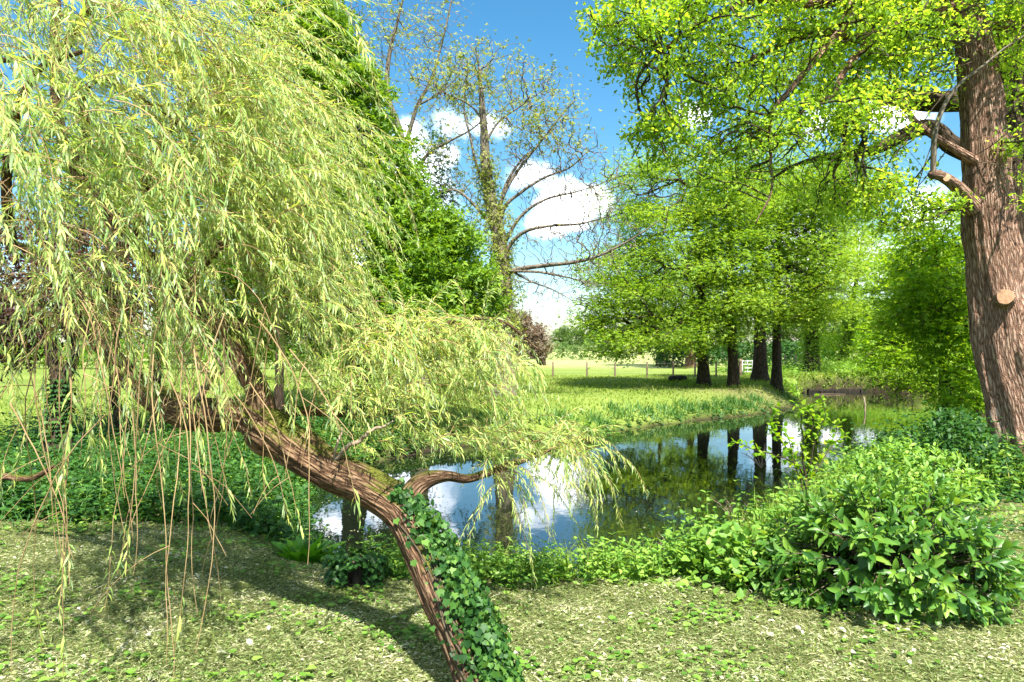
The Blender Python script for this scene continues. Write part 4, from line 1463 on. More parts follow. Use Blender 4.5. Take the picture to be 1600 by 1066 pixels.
x, y = sample_land(60000, -16, 18, 12, 40, lambda x, y: (pond_sd(x, y) > .5) & (x < y * .6 - 3.5) & (np.abs(x) < y * .75), g)
grass('meadow_grass', 'fresh sunlit meadow grass on the far bank', x, y, lambda x, y: .05 + .1 * fbm(np.stack([x * .5, y * .5, 0 * x], -1), 3, 31) - .05 * np.exp(-((x - 9) / 3) ** 2 - ((y - 29) / 3) ** 2), 'field_grass', g, .016)
x, y = sample_land(9000, 12, 21, 34, 40, lambda x, y: (pond_sd(x, y) > .02) & (pond_sd(x, y) < .9), g)
grass('bank_grass', 'grass overhanging the timber edged bank', x, y, lambda x, y: .35 + 0 * x, 'field_grass', g, .02, .7)
tf = [at(px, 600, d)[:2] for px, d in ((1100, 30), (1146, 29.2), (1188, 33.5), (1213, 30.6), (1079, 52), (1060, 33))]
xs = np.concatenate([cx + g.normal(0, .55, 260) for cx, cy in tf])
ys = np.concatenate([cy - .1 + g.normal(0, .5, 260) for cx, cy in tf])
grass('bank_grass', 'uncut grass tufts round the feet of the far bank trunks', xs, ys, lambda x, y: .2 + 0 * x, 'field_grass', g, .014, .4)
cl = [(4.2, 22.6), (5.0, 23.3), (6.6, 24.6), (7.3, 25.2), (8.5, 26.2), (5.8, 24.2), (3.2, 22), (9.2, 27.2), (2.4, 20.5), (1.4, 19.6), (7.9, 25.9), (-.4, 18.9)]
xs = np.concatenate([cx + g.normal(0, .25, 130) for cx, cy in cl])
ys = np.concatenate([cy + g.normal(0, .22, 130) for cx, cy in cl])
k = pond_sd(xs, ys) > .02
grass('rushes', 'dark green rush clumps along the far water edge', xs[k], ys[k], lambda x, y: .3 + 0 * x, 'reed', g, .012, .45)
x, y = sample_land(2500, -1.6, 2.4, 5.6, 7.6, lambda x, y: (y > lawn_edge(x) + .25) & (pond_sd(x, y) > -.3), g)
x, y = x[:900], y[:900]
grass('bank_grass', 'long grass blades among the nettles by the near water', x, y, lambda x, y: .35 + 0 * x, 'field_grass', g, .006, .25)
x, y = sample_land(9000, 1.8, 10, 6.5, 20, lambda x, y: (y > lawn_edge(x) + .3) & (pond_sd(x, y) > 0), g)
x, y = x[:4000], y[:4000]
grass('bank_grass', 'straggling grass growing through the oak bank nettles', x, y, lambda x, y: .45 - .28 * ss(9.5, 12.5, y), 'field_grass', g, .007, .35)


# ---- mown litter on the near lawn
def lawn():
    g = np.random.default_rng(300)
    n = 270000
    d = 3.0 + 5.2 * g.random(n) ** 1.3
    x = d * g.uniform(-.78, .78, n)
    k = (d < lawn_edge(x) + .15)
    x, y = x[k], d[k]
    n = len(x)
    z = ground_z(x, y)
    clump = fbm(np.stack([x * 2.2, y * 2.2, 0 * x], -1), 3, 40)
    lift = g.random(n) ** 2 * .09 * np.maximum(clump - .22, .05)
    P = np.stack([x, y, z + .004 + lift], -1)
    th = g.random(n) * 6.283
    D = np.stack([np.cos(th), np.sin(th), g.normal(0, .28, n)], -1)
    mb = MB()
    a = int(n * .7)
    scatter(mb, T_diamond(.04, .02), P[:a], D[:a], rand_unit(a, g) * .9 + (0, 0, 1), g.uniform(.02, .065, a))
    scatter(mb, T_diamond(.32, .1), P[a:], D[a:], rand_unit(n - a, g) * .6 + (0, 0, 1), (.008 + .03 * g.random(n - a) ** 2.6))
    tag(mb.build('grass_clippings', M['clip']), 'dry mown grass and shredded leaf litter over the near lawn', 'mown lawn', kind='stuff')
    # living tufts
    m = 24000
    c = np.stack([g.uniform(-5.5, 6, 420), g.uniform(3.1, 7.6, 420)], -1)
    ci = (420 * g.random(m) ** 1.5).astype(int)
    x = c[ci, 0] + g.normal(0, .11, m)
    y = c[ci, 1] + g.normal(0, .09, m)
    k = y < lawn_edge(x) + .1
    grass('lawn_tufts', 'short green tufts regrowing through the mown litter', x[k], y[k], lambda x, y: .045 + 0 * x, 'field_grass', g, .003, .7)
    m = 90000
    y = 3.0 + 4.9 * g.random(m) ** 1.2
    x = y * g.uniform(-.78, .78, m)
    k = (y < lawn_edge(x) + .1) & (fbm(np.stack([x * 1.5, y * 1.5, 0 * x], -1), 3, 71) + g.normal(0, .12, m) > .47)
    grass('short_grass', 'short mown grass blades standing among the litter', x[k], y[k], lambda x, y: .028 + 0 * x, 'turf', g, .0024, .8)
    c = np.stack([g.uniform(-5, 5, 110), g.uniform(3.2, 7.2, 110)], -1)
    m = 3600
    ci = g.integers(0, 110, m)
    x = c[ci, 0] + g.normal(0, .16, m)
    y = c[ci, 1] + g.normal(0, .12, m)
    k = y < lawn_edge(x) + .1
    x, y = x[k], y[k]
    n = len(x)
    th = g.random(n) * 6.283
    mb = MB()
    scatter(mb, T_heart(.4), np.stack([x, y, ground_z(x, y) + .01 + g.random(n) * .03], -1), np.stack([np.cos(th), np.sin(th), .15 + 0 * x], -1), rand_unit(n, g) * .35 + (0, 0, 1), g.uniform(.025, .06, n))
    tag(mb.build('clover_patches', M['nettle']), 'low clover and ground ivy sprouting in the mown litter', 'ground cover', kind='stuff')
    # larger pale shed leaves, each a thing
    spots = [(540, 950), (180, 945), (365, 960), (420, 985), (385, 1010), (355, 1030), (235, 1000), (120, 1000), (30, 1050), (505, 975), (520, 1030), (620, 965), (640, 1010), (590, 1040), (305, 900), (260, 870),
             (830, 940), (880, 935), (945, 1000), (905, 1005), (850, 975), (990, 960), (1040, 925), (1100, 960), (1150, 1040), (1210, 1000), (1240, 985), (1000, 1035), (1085, 1010), (1330, 1030), (1380, 1000), (1420, 1045),
             (1500, 1010), (1560, 1030), (1540, 960), (930, 1045), (800, 1020), (1460, 975), (1310, 990), (70, 900)]
    V, faces = T_broad(.3, .09, .2)
    me = MB().add(V, [f for f in faces if len(f)]).mesh('fallen_leaf', M['fallen'])
    for i, (px, py) in enumerate(spots):
        d = CZ * F / (py - HY)
        p = at(px, py, d)
        o = bpy.data.objects.new('fallen_leaf', me)
        s = g.uniform(.035, .065)
        o.scale = (s, s, s)
        o.location = (p[0], p[1], float(ground_z(p[0], p[1])) + .035)
        o.rotation_euler = (g.normal(0, .3), g.normal(0, .3), g.uniform(0, 6.28))
        COL.objects.link(o)
        tag(o, 'pale curled fallen leaf lying on the mown lawn litter', 'leaf', 'pale fallen leaves on the lawn')


lawn()


# ------------------------------------------------------------------ the weeping willow
def willow():
    g = np.random.default_rng(400)
    P, R = path([(762, 1100, 3.72, .165), (742, 1040, 3.8, .15), (716, 980, 3.88, .14), (690, 925, 3.98, .135), (658, 855, 4.12, .128), (625, 798, 4.26, .127), (578, 763, 4.4, .13), (522, 738, 4.55, .135), (468, 706, 4.68, .14), (430, 676, 4.8, .15), (398, 652, 4.9, .14)], 14)
    R = R * .88
    base = P[0].copy()
    base[2] = ground_z(base[0], base[1])
    t = thing('willow_tree', 'leaning weeping willow arching over the lawn and pond with curtains of yellow-green shoots', 'tree', base)
    mb = MB()
    tube(mb, P, R, 72, .14, 3, fs=(7, 1.6), knots=[(1.15, -1.2, .1, .02), (2.0, -1.5, .12, .03), (2.35, 1.6, .12, .05)])
    mb.build('trunk', M['bark_willow'], t)
    L = [path(q, 8) for q in [
        [(415, 662, 4.88, .11), (370, 650, 4.95, .105), (330, 648, 5.0, .108), (285, 643, 5.1, .105), (240, 620, 5.2, .095), (205, 592, 5.3, .085), (172, 555, 5.35, .065), (130, 517, 5.4, .05), (75, 493, 5.5, .038), (20, 470, 5.6, .03), (-70, 435, 5.7, .025)],
        [(412, 660, 4.88, .1), (404, 615, 4.9, .082), (386, 578, 4.92, .075), (365, 535, 4.95, .068), (332, 498, 5.0, .064), (285, 466, 5.0, .058), (250, 430, 5.05, .055), (215, 385, 5.1, .052), (170, 330, 5.2, .048), (120, 270, 5.3, .04), (92, 190, 5.3, .036), (85, 90, 5.35, .034), (88, 10, 5.4, .032), (80, -80, 5.4, .02)],
        [(634, 790, 4.24, .085), (650, 762, 4.32, .065), (672, 748, 4.42, .05), (700, 744, 4.55, .034), (730, 748, 4.7, .03), (765, 738, 4.85, .026), (820, 718, 5.0, .022), (880, 696, 5.15, .012), (930, 690, 5.2, .006)],
        [(172, 556, 5.35, .055), (140, 480, 5.5, .04), (95, 425, 5.6, .034), (45, 390, 5.6, .03), (-20, 370, 5.6, .025)],
        [(430, 650, 5.0, .035), (470, 643, 5.2, .034), (520, 645, 5.3, .03), (570, 648, 5.4, .026), (640, 640, 5.4, .016)],
        [(360, 530, 4.95, .035), (420, 470, 5.1, .03), (500, 470, 5.2, .026), (580, 500, 5.1, .022), (660, 530, 5.0, .02), (692, 508, 5.0, .017), (745, 498, 5.0, .014), (790, 505, 5.0, .01), (840, 545, 5.0, .006)],
        [(85, 100, 5.35, .04), (160, -10, 5.2, .03), (195, 28, 5.15, .028), (235, 48, 5.1, .025), (265, 52, 5.1, .02), (300, 75, 5.1, .012), (380, 130, 5.1, .008)],
        [(120, 270, 5.3, .035), (135, 200, 5.2, .03), (130, 150, 5.1, .022), (160, 125, 5.05, .018), (230, 160, 4.95, .012), (300, 210, 4.9, .008)],
        [(215, 385, 5.1, .04), (230, 280, 5.1, .03), (280, 180, 5.2, .025), (350, 130, 5.3, .02), (430, 120, 5.3, .014), (490, 150, 5.3, .008)],
        [(20, 390, 5.6, .04), (10, 300, 5.2, .035), (20, 200, 4.8, .03), (60, 110, 4.5, .02), (130, 80, 4.3, .012)],
        [(-40, 100, 4.8, .02), (0, 95, 4.7, .018), (60, 90, 4.6, .015), (100, 92, 4.5, .009)],
        [(285, 466, 5.0, .04), (330, 400, 5.1, .03), (400, 340, 5.2, .024), (470, 320, 5.2, .016), (520, 350, 5.2, .008)],
    ]]
    for i, (LP, LR) in enumerate(L):
        lm = MB()
        tube(lm, LP, LR, 40 if i < 2 else 14, .13 if i < 2 else .08, 30 + i, fs=(6, 1.6))
        lm.build('limb', M['bark_willow'], t)
    # dead snags
    for q in ([(525, 718, 4.5, .02), (545, 703, 4.45, .02), (562, 690, 4.42, .019), (580, 678, 4.4, .015), (597, 668, 4.4, .013), (614, 658, 4.4, .006)],
              [(522, 718, 4.5, .012), (530, 690, 4.5, .011), (534, 668, 4.5, .006)],
              [(345, 530, 4.8, .012), (320, 542, 4.75, .013), (298, 552, 4.72, .012), (286, 556, 4.7, .008)],
              [(316, 540, 4.78, .012), (332, 548, 4.78, .014), (340, 562, 4.78, .017), (336, 576, 4.8, .019), (322, 580, 4.82, .02), (305, 568, 4.85, .018), (285, 548, 4.9, .016), (262, 530, 4.95, .012)],
              [(312, 622, 5.0, .04), (322, 605, 5.0, .038), (332, 588, 5.0, .028), (336, 572, 5.0, .02)],
              [(400, 625, 4.9, .014), (370, 590, 4.9, .016), (345, 548, 4.9, .014), (300, 535, 4.9, .01)]):
        sm = MB()
        SP, SR = path(q, 5)
        tube(sm, jitterline(SP, .006, int(q[0][0])), SR * .72, 8, .12, 7)
        sm.build('snag', M['dead'], t)

    # hanging shoots
    #       px   py   sx   sy   d    sd   n   len   from  out(x)  up  leafy
    G = [(60, 30, 110, 50, 5.0, .6, 140, 1.0, .12, .55, .2, 1), (200, 60, 90, 50, 5.1, .6, 130, 1.0, .12, .7, .25, 1), (265, 50, 60, 50, 5.3, .6, 120, 1.0, .1, .75, .25, 1), (325, 110, 45, 50, 5.3, .5, 90, 1.0, .1, .75, .2, 1),
         (110, 160, 110, 50, 4.8, .6, 115, 1.0, .15, .6, .2, 1), (290, 180, 80, 50, 4.8, .6, 85, 1.0, .12, .7, .2, 1), (372, 215, 45, 60, 5.1, .5, 125, .95, .1, .7, .1, 1),
         (40, 230, 70, 60, 3.8, .4, 52, .8, .25, .4, .1, 1), (130, 290, 110, 45, 4.6, .5, 75, .95, .25, .5, .1, 1), (320, 300, 80, 50, 4.8, .5, 62, .9, .15, .65, .1, 1), (395, 325, 45, 50, 5.1, .5, 110, .85, .1, .65, .1, 1),
         (435, 405, 40, 45, 5.1, .4, 95, .7, .1, .65, .1, 1), (390, 400, 60, 50, 4.9, .5, 45, .8, .3, .6, .1, 1), (485, 478, 40, 25, 5.1, .4, 65, .5, .1, .65, .2, 1),
         (590, 525, 45, 18, 5.0, .4, 50, .48, .08, .5, .3, 1), (665, 522, 38, 12, 5.0, .3, 42, .46, .05, .45, .3, 1), (725, 528, 33, 15, 5.0, .3, 34, .44, .05, .4, .3, 1), (775, 560, 20, 15, 5.0, .3, 15, .42, .05, .4, .2, 1),
         (530, 590, 55, 35, 5.0, .4, 70, .45, .08, .4, .2, 1), (645, 595, 48, 25, 4.95, .3, 40, .34, .05, .4, .2, 1), (715, 605, 42, 22, 5.0, .3, 42, .33, .05, .5, .2, 1), (630, 660, 42, 15, 4.7, .3, 20, .2, .05, .5, .3, 1),
         (705, 680, 38, 10, 4.8, .25, 26, .2, .05, .6, .3, 1), (790, 678, 38, 10, 5.0, .25, 30, .26, .05, .6, .3, 1), (862, 686, 22, 8, 5.15, .2, 30, .42, .05, .4, .25, 1), (780, 735, 8, 10, 4.9, .1, 12, .62, .05, .05, .1, 1), (908, 700, 12, 8, 5.2, .1, 12, .55, .05, .1, .2, 1),
         # thin see-through curtain at the left
         (110, 380, 110, 60, 4.5, .5, 75, 1.1, .4, .3, 0, .7), (270, 420, 80, 50, 4.6, .5, 60, 1.0, .45, .4, 0, .6), (120, 470, 90, 30, 4.3, .4, 30, .9, .4, .3, 0, .7), (40, 470, 50, 20, 4.0, .3, 12, .75, .5, .3, 0, .8), (200, 480, 50, 20, 4.2, .3, 14, .8, .5, .3, 0, .8)]
    stems = MB()
    LP_, LD_, LN_, LS_ = [], [], [], []

    def shoot(p0, d0, ln, n=11, grav=.26, sway=.05):
        pts = [p0]
        d = d0 / np.linalg.norm(d0)
        st = ln / n
        for _ in range(n):
            d = d + np.array((g.normal(0, sway), g.normal(0, sway), -grav))
            d = d / np.linalg.norm(d)
            pts.append(pts[-1] + d * st)
        return np.array(pts)

    def leaves_on(pts, frm, leafy, size):
        seg = np.linalg.norm(np.diff(pts, axis=0), axis=1)
        S = np.concatenate([[0], np.cumsum(seg)])
        n = max(4, int(S[-1] * (1 - frm) / .0125 * leafy))
        s = S[-1] * (frm + (1 - frm) * (np.arange(n) + g.uniform(-.4, .4, n)) / n)
        p = np.stack([np.interp(s, S, pts[:, k]) for k in range(3)], -1)
        T = np.stack([np.interp(s, S, np.gradient(pts[:, k], S)) for k in range(3)], -1)
        T = unit(T)
        a = g.random() * 6.283 + s * 5 + np.arange(n) * np.pi + g.normal(0, .45, n)
        e1 = unit(np.cross(T, np.array((.31, .2, .93))))
        e2 = np.cross(T, e1)
        o = np.cos(a)[:, None] * e1 + np.sin(a)[:, None] * e2
        D = unit(T * .75 + o * g.uniform(.3, .9, n)[:, None] + np.array((0, 0, -.22)))
        Nn = o * .5 + rand_unit(n, g) * .6 + np.array((0, -.15, .7))
        sz = size * g.uniform(.55, 1.2, n) * (1 - .4 * (s / S[-1]) ** 4)
        LP_.append(p)
        LD_.append(D)
        LN_.append(Nn)
        LS_.append(sz)

    for (px, py, sx, sy, d, sdv, n, ln, frm, ox, up, leafy) in G:
        for _ in range(int(n * (1.5 if px >= 520 and py >= 500 else 1))):
            dd = max(2.9, d + g.normal(0, sdv))
            p0 = at(px + g.normal(0, sx), py + g.normal(0, sy), d)
            p0[1] = dd
            d0 = np.array((ox + g.normal(0, .45), g.normal(-.15, .5), up + g.normal(0, .25)))
            pts = shoot(p0, d0, ln * g.uniform(.55, 1.4), 12, g.uniform(.07, .24), .06)
            tube(stems, pts, np.linspace(.0032, .001, len(pts)), 3, cap=False)
            leaves_on(pts, frm * g.uniform(.6, 1.4), leafy * g.uniform(.7, 1.15), float(np.interp(dd, [3.4, 4.8], [.1, .066])))
    stems.build('shoots', M['twig'], t, kind='stuff')
    # long bare whips, each a part
    W = [(75, 560, 3.5, 2.1), (110, 640, 3.4, 1.5), (165, 700, 3.3, 1.3), (225, 520, 4.0, 1.6), (262, 560, 3.9, 1.5), (300, 560, 3.9, 1.3), (285, 600, 3.8, 1.5), (330, 600, 4.0, 1.2), (350, 570, 4.1, 1.2), (240, 600, 3.7, 1.6), (390, 640, 4.0, .9),
         (55, 600, 3.6, 1.2), (30, 560, 3.8, 1.2), (180, 600, 3.9, 1.0), (200, 560, 4.1, 1.1), (270, 520, 4.2, 1.2), (310, 520, 4.2, 1.2), (420, 560, 4.4, 1.0), (450, 520, 4.6, .9), (140, 560, 4.0, 1.1), (100, 540, 4.1, 1.0), (250, 500, 4.4, 1.4), (340, 540, 4.3, 1.1),
         (265, 640, 3.6, 1.3), (295, 660, 3.7, 1.1), (205, 660, 3.6, .9), (15, 680, 3.4, .9), (365, 660, 3.9, .8), (128, 520, 3.6, 1.0), (480, 600, 4.3, .7), (500, 640, 4.3, .5), (235, 450, 4.4, 1.2), (290, 450, 4.5, 1.1), (190, 430, 4.4, 1.3), (150, 440, 4.5, 1.2), (320, 430, 4.6, 1.0)] + [(70 + 22 * i + 9 * math.sin(i * 2.7), 560 + 45 * math.sin(i * 1.9), 3.7 + .5 * math.sin(i * 3.3), .95 + .35 * math.sin(i * 1.3)) for i in range(18)]
    for i, (px, py, d, ln) in enumerate(W):
        sm = MB()
        pts = shoot(at(px, py, d) + np.array((0, 0, .15)), np.array((g.normal(0, .35), g.normal(0, .2), -.5)), ln, 14, .12, .07)
        tube(sm, pts, np.linspace(.0036, .0013, len(pts)), 5, cap=False)
        for _ in range(int(g.integers(0, 3))):
            k = int(g.integers(3, 10))
            q = shoot(pts[k], np.array((g.normal(0, .8), g.normal(0, .4), -.3)), ln * .3, 6, .15, .12)
            tube(sm, q, np.linspace(.002, .001, len(q)), 4, cap=False)
        sm.build('bare_shoot', M['twig'], t)
        if g.random() < .5:
            leaves_on(pts, .8, .6, .1)
    lit = shoot(at(100, 480, 3.4), np.array((.1, 0, -.6)), .85, 12, .1, .05)
    sm = MB()
    tube(sm, lit, np.linspace(.0034, .0015, len(lit)), 5)
    sm.build('bare_shoot', M['twig'], t)
    leaves_on(lit, .45, .9, .11)

    LP, LD, LN, LS = np.vstack(LP_), np.vstack(LD_), np.vstack(LN_), np.concatenate(LS_)
    ix = pick_largest(LP, LS, 300, cell=14)
    leaf_objects(t, 'leaf', T_willow(), M['willow'], LP[ix], LD[ix], LN[ix], LS[ix])
    keep = np.ones(len(LP), bool)
    keep[ix] = False
    fm = MB()
    scatter(fm, T_willow(), LP[keep], LD[keep], LN[keep], LS[keep])
    fm.build('foliage', M['willow'], t, kind='stuff')
    print('willow leaves', len(LP))

    # ivy up the right flank of the leaning trunk
    iv = thing('ivy', 'glossy ivy climbing the leaning willow trunk', 'ivy', base)
    n = 3600
    u = g.random(n) ** 1.25
    i = (u * len(P) * .52).astype(int)
    th = g.normal(0, .85, n)
    T = unit(np.gradient(P, axis=0))[i]
    side = unit(np.stack([T[:, 2], 0 * u, -T[:, 0]], -1))       # to the right of the trunk
    fr = np.cross(side, T)
    fr = fr * np.where(fr[:, 1:2] > 0, -1, 1)                    # towards the camera
    wide = .42 + .36 * (1 - u)
    o = unit(side * np.cos(th * wide + .35)[:, None] + fr * np.sin(th * wide + .35)[:, None])
    p = P[i] + o * (R[i] * (.98 + .1 * (1 - u)) + g.random(n) ** 2 * (.04 + .06 * np.sin(u * 3.1)) + .006)[:, None] + T * g.normal(0, .02, n)[:, None]
    D = unit(rand_unit(n, g) * .6 + np.array((.15, -.1, -.8)))
    Nn = o + rand_unit(n, g) * .8 + np.array((0, -.1, .25))
    S = .015 + .032 * g.random(n) ** 1.5
    ix = pick_largest(p, S, 300, cell=6)
    leaf_objects(iv, 'leaf', T_ivy(), M['ivy'], p[ix], D[ix], Nn[ix], S[ix])
    keep = np.ones(n, bool)
    keep[ix] = False
    mb = MB()
    scatter(mb, T_ivy(), p[keep], D[keep], Nn[keep], S[keep])
    mb.build('foliage', M['ivy'], iv, kind='stuff')
    for k in range(7):
        sm = MB()
        i0 = np.linspace(2, len(P) * (.3 + .03 * k), 24).astype(int)
        a = .2 + .25 * k + .25 * np.sin(np.linspace(0, 7, 24) + k)
        Tq = unit(np.gradient(P, axis=0))[i0]
        sd_ = unit(np.stack([Tq[:, 2], 0 * a, -Tq[:, 0]], -1))
        f2 = np.cross(sd_, Tq)
        f2 = f2 * np.where(f2[:, 1:2] > 0, -1, 1)
        q = P[i0] + (sd_ * np.cos(a)[:, None] + f2 * np.sin(a)[:, None]) * (R[i0] * 1.06)[:, None]
        tube(sm, q, np.linspace(.008, .003, 24), 5)
        sm.build('stem', M['twig_dark'], iv)


willow()


# ------------------------------------------------------------------ single plants
def laurel():
    g = np.random.default_rng(500)
    c = at(1385, 905, 5.25)
    c[2] = ground_z(c[0], c[1])
    t = thing('laurel_bush', 'glossy cherry laurel bush with long leathery leaves at the lawn edge', 'shrub', c)
    n = 360
    th = g.uniform(0, 6.283, n)
    el = np.arcsin(np.clip(g.uniform(-.05, 1, n), -1, 1))
    rad = np.stack([np.cos(th) * np.cos(el) * .9, np.sin(th) * np.cos(el) * .75, np.sin(el) * .82], -1) * (np.where(g.random(n) < .25, g.uniform(.45, .8, n), g.uniform(.84, 1.03, n)) * (.85 + .35 * vnoise(np.stack([th, el * 2, 0 * th], -1) * 1.5)))[:, None]
    rad[:, 2] = np.maximum(rad[:, 2], .06)
    st = MB()
    PP, DD, NN, SS = [], [], [], []
    for i in range(n):
        tip = c + rad[i]
        b = c + rad[i] * np.array((.12, .12, 0))
        m = (b + tip) / 2 + np.array((0, 0, .12))
        q, r = smooth([b, m, tip], [.009, .006, .003], 4)
        tube(st, q, r, 4, cap=False)
        ax = unit((q[-1] - q[-3]) + np.array((0, 0, .03)))
        k = int(g.integers(7, 12))
        a = np.arange(k) * 2.4 + g.random()
        u = np.linspace(0, 1, k)
        s1 = unit(np.cross(ax, (.3, .2, 1.0)))
        s2 = np.cross(ax, s1)
        o = np.cos(a)[:, None] * s1 + np.sin(a)[:, None] * s2
        D = unit(o * (1.1 - .7 * u)[:, None] + ax * (.35 + .9 * u)[:, None] + np.array((0, 0, -.12)))
        PP.append(tip - ax * (.16 * (1 - u))[:, None])
        DD.append(D)
        NN.append(ax * 1.0 - o * .2 + np.array((0, 0, .5)) + g.normal(size=(k, 3)) * .2)
        SS.append((.118 - .045 * u ** 3) * g.uniform(.8, 1.2, k))
    st.build('stems', M['twig_dark'], t, kind='stuff')
    p, D, Nn, S = np.vstack(PP), np.vstack(DD), np.vstack(NN), np.concatenate(SS)
    ix = pick_largest(p, S, 300, cell=7)
    leaf_objects(t, 'leaf', T_broad(.19, .04, .24), M['laurel'], p[ix], D[ix], Nn[ix], S[ix])
    keep = np.ones(len(p), bool)
    keep[ix] = False
    mb = MB()
    scatter(mb, T_broad(.19, .04, .24), p[keep], D[keep], Nn[keep], S[keep])
    mb.build('foliage', M['laurel'], t, kind='stuff')


laurel()


def leafy_shrub(name, label, cat, c, rx, ry, h, n, size, tmpl, mat, seed):
    g = np.random.default_rng(seed)
    t = thing(name, label, cat, c)
    p = np.stack([g.normal(0, .5, n) * rx, g.normal(0, .5, n) * ry, 0 * g.random(n)], -1)
    q = 1 - np.clip((p[:, 0] / rx) ** 2 + (p[:, 1] / ry) ** 2, 0, 1)
    p[:, 2] = h * q ** .6 * g.random(n) ** .5 + .03
    p = c + p
    mb = MB()
    scatter(mb, tmpl, p, unit(rand_unit(n, g) + (0, 0, .1)), rand_unit(n, g) * .5 + (0, -.2, 1), size * g.uniform(.6, 1.2, n))
    mb.build('foliage', M[mat], t, kind='stuff')
    st = MB()
    for k in range(14):
        e = p[g.integers(n)]
        s, r = smooth([c + (0, 0, -.02), (c + e) / 2 + (0, 0, .06), e], [.006, .004, .002], 4)
        tube(st, s, r, 4, cap=False)
    st.build('stems', M['twig_dark'], t, kind='stuff')
    return t


leafy_shrub('bramble_bush', 'broad leaved bramble spilling onto the lawn beside the laurel', 'shrub', foot(1160, 925, 5.55), .55, .35, .4, 420, .075, T_heart(.38), 'nettle', 511)
leafy_shrub('elder_bush', 'dark rounded bush tucked against the foot of the rugged oak', 'shrub', foot(1490, 735, 9.6), .7, .6, 1.0, 1500, .085, T_broad(.24, .04, .15), 'bramble', 512)
leafy_shrub('bay_shrub', 'pale leafy shrub on the bank between laurel and oak', 'shrub', foot(1420, 800, 8.0), .9, .7, .75, 1500, .085, T_broad(.2, .04, .15), 'nettle', 513)


def sapling():
    g = np.random.default_rng(520)
    b = at(1262, 800, 8.8)
    b[2] = ground_z(b[0], b[1]) - .02
    t = thing('hawthorn_sapling', 'pale leaved sapling leaning out over the water from the oak bank', 'sapling', b)
    st, PP, DD, NN, SS = MB(), [], [], [], []
    for q in ([(1258, 740, 8.8), (1252, 680, 8.7), (1250, 640, 8.6), (1243, 598, 8.6)], [(1255, 740, 8.8), (1230, 715, 8.5), (1185, 702, 8.3), (1142, 690, 8.2)], [(1258, 750, 8.8), (1225, 700, 8.6), (1205, 670, 8.5), (1215, 640, 8.5)],
              [(1262, 750, 8.8), (1275, 690, 8.8), (1290, 650, 8.8), (1280, 615, 8.8)], [(1262, 760, 8.9), (1300, 700, 8.9), (1320, 680, 8.9)], [(1255, 760, 8.7), (1240, 720, 8.6), (1235, 690, 8.6), (1222, 665, 8.6)], [(1262, 770, 8.9), (1280, 720, 8.9), (1300, 690, 9), (1310, 660, 9)],
              [(1255, 700, 8.7), (1270, 660, 8.7), (1262, 635, 8.7)]):
        pts = np.vstack([[b], [at(*w) for w in q]])
        s, r = smooth(pts, np.linspace(.014, .003, len(pts)), 7)
        s = jitterline(s, .006, int(q[0][0]))
        tube(st, s, r, 5, cap=False)
        n = 55
        i = g.integers(len(s) // 3, len(s), n)
        o = rand_unit(n, g)
        PP.append(s[i] + o * .05 * g.random((n, 1)))
        DD.append(unit(o + (0, 0, .2)))
        NN.append(rand_unit(n, g) * .4 + (0, -.2, 1))
        SS.append(g.uniform(.045, .085, n))
    st.build('stems', M['twig_dark'], t)
    p, D, Nn, S = np.vstack(PP), np.vstack(DD), np.vstack(NN), np.concatenate(SS)
    mb = MB()
    scatter(mb, T_heart(.36), p, D, Nn, S)
    mb.build('foliage', M['hornbeam'], t, kind='stuff')


sapling()


def dock():
    g = np.random.default_rng(530)
    c = foot(478, 838, 7.0)
    t = thing('dock_plant', 'big leaved dock rosette at the left end of the water', 'plant', c)
    n = 22
    a = np.arange(n) * 2.4
    el = np.linspace(1.4, .95, n) + g.normal(0, .12, n)
    D = np.stack([np.cos(a) * np.cos(el), np.sin(a) * np.cos(el), np.sin(el)], -1)
    Nn = np.stack([-np.cos(a), -np.sin(a), .9 + 0 * a], -1)
    p = c + np.stack([np.cos(a) * .12 * np.linspace(.3, 1, n), np.sin(a) * .12 * np.linspace(.3, 1, n), .02 + 0 * a], -1) + D * .03
    leaf_objects(t, 'leaf', T_broad(.3, .05, .28), M['dock'], p, D, Nn, g.uniform(.2, .34, n))
    st = MB()
    for i in range(n):
        tube(st, np.array([c - (0, 0, .02), p[i] + D[i] * .02]), np.array([.008, .006]), 5, cap=False)
    st.build('stalks', M['dock'], t, kind='stuff')


dock()


def stump():
    g = np.random.default_rng(540)
    c = foot(558, 905, 5.7)
    t = thing('tree_stump', 'low dark rotten stump smothered in ivy at the lawn edge', 'stump', c)
    mb = MB()
    P = np.array([c - (0, 0, .05), c + (0, 0, .06), c + (.01, 0, .14), c + (.015, 0, .19)])
    tube(mb, *smooth(P, [.13, .12, .1, .07], 4), 24, .35, 6)
    mb.build('stump', M['bark_dark'], t)
    n = 420
    th = g.uniform(0, 6.283, n)
    o = np.stack([np.cos(th), np.sin(th), 0 * th], -1)
    z = g.random(n)
    keep = ~((np.abs(th - 4.9) < .35) & (z < .55))
    p = c + o * (.13 + .14 * g.random(n) - .05 * z)[:, None] + np.stack([0 * z, 0 * z, .02 + .22 * z], -1)
    p, o = p[keep], o[keep]
    m = len(p)
    mb = MB()
    scatter(mb, T_ivy(), p, unit(o + rand_unit(m, g) * .6 + (0, 0, -.3)), o + rand_unit(m, g) * .4 + (0, 0, .6), g.uniform(.035, .06, m))
    tag(mb.build('ivy', M['bramble'], loc=tuple(c)), 'ivy tangle draped over the rotten stump', 'ivy')


stump()


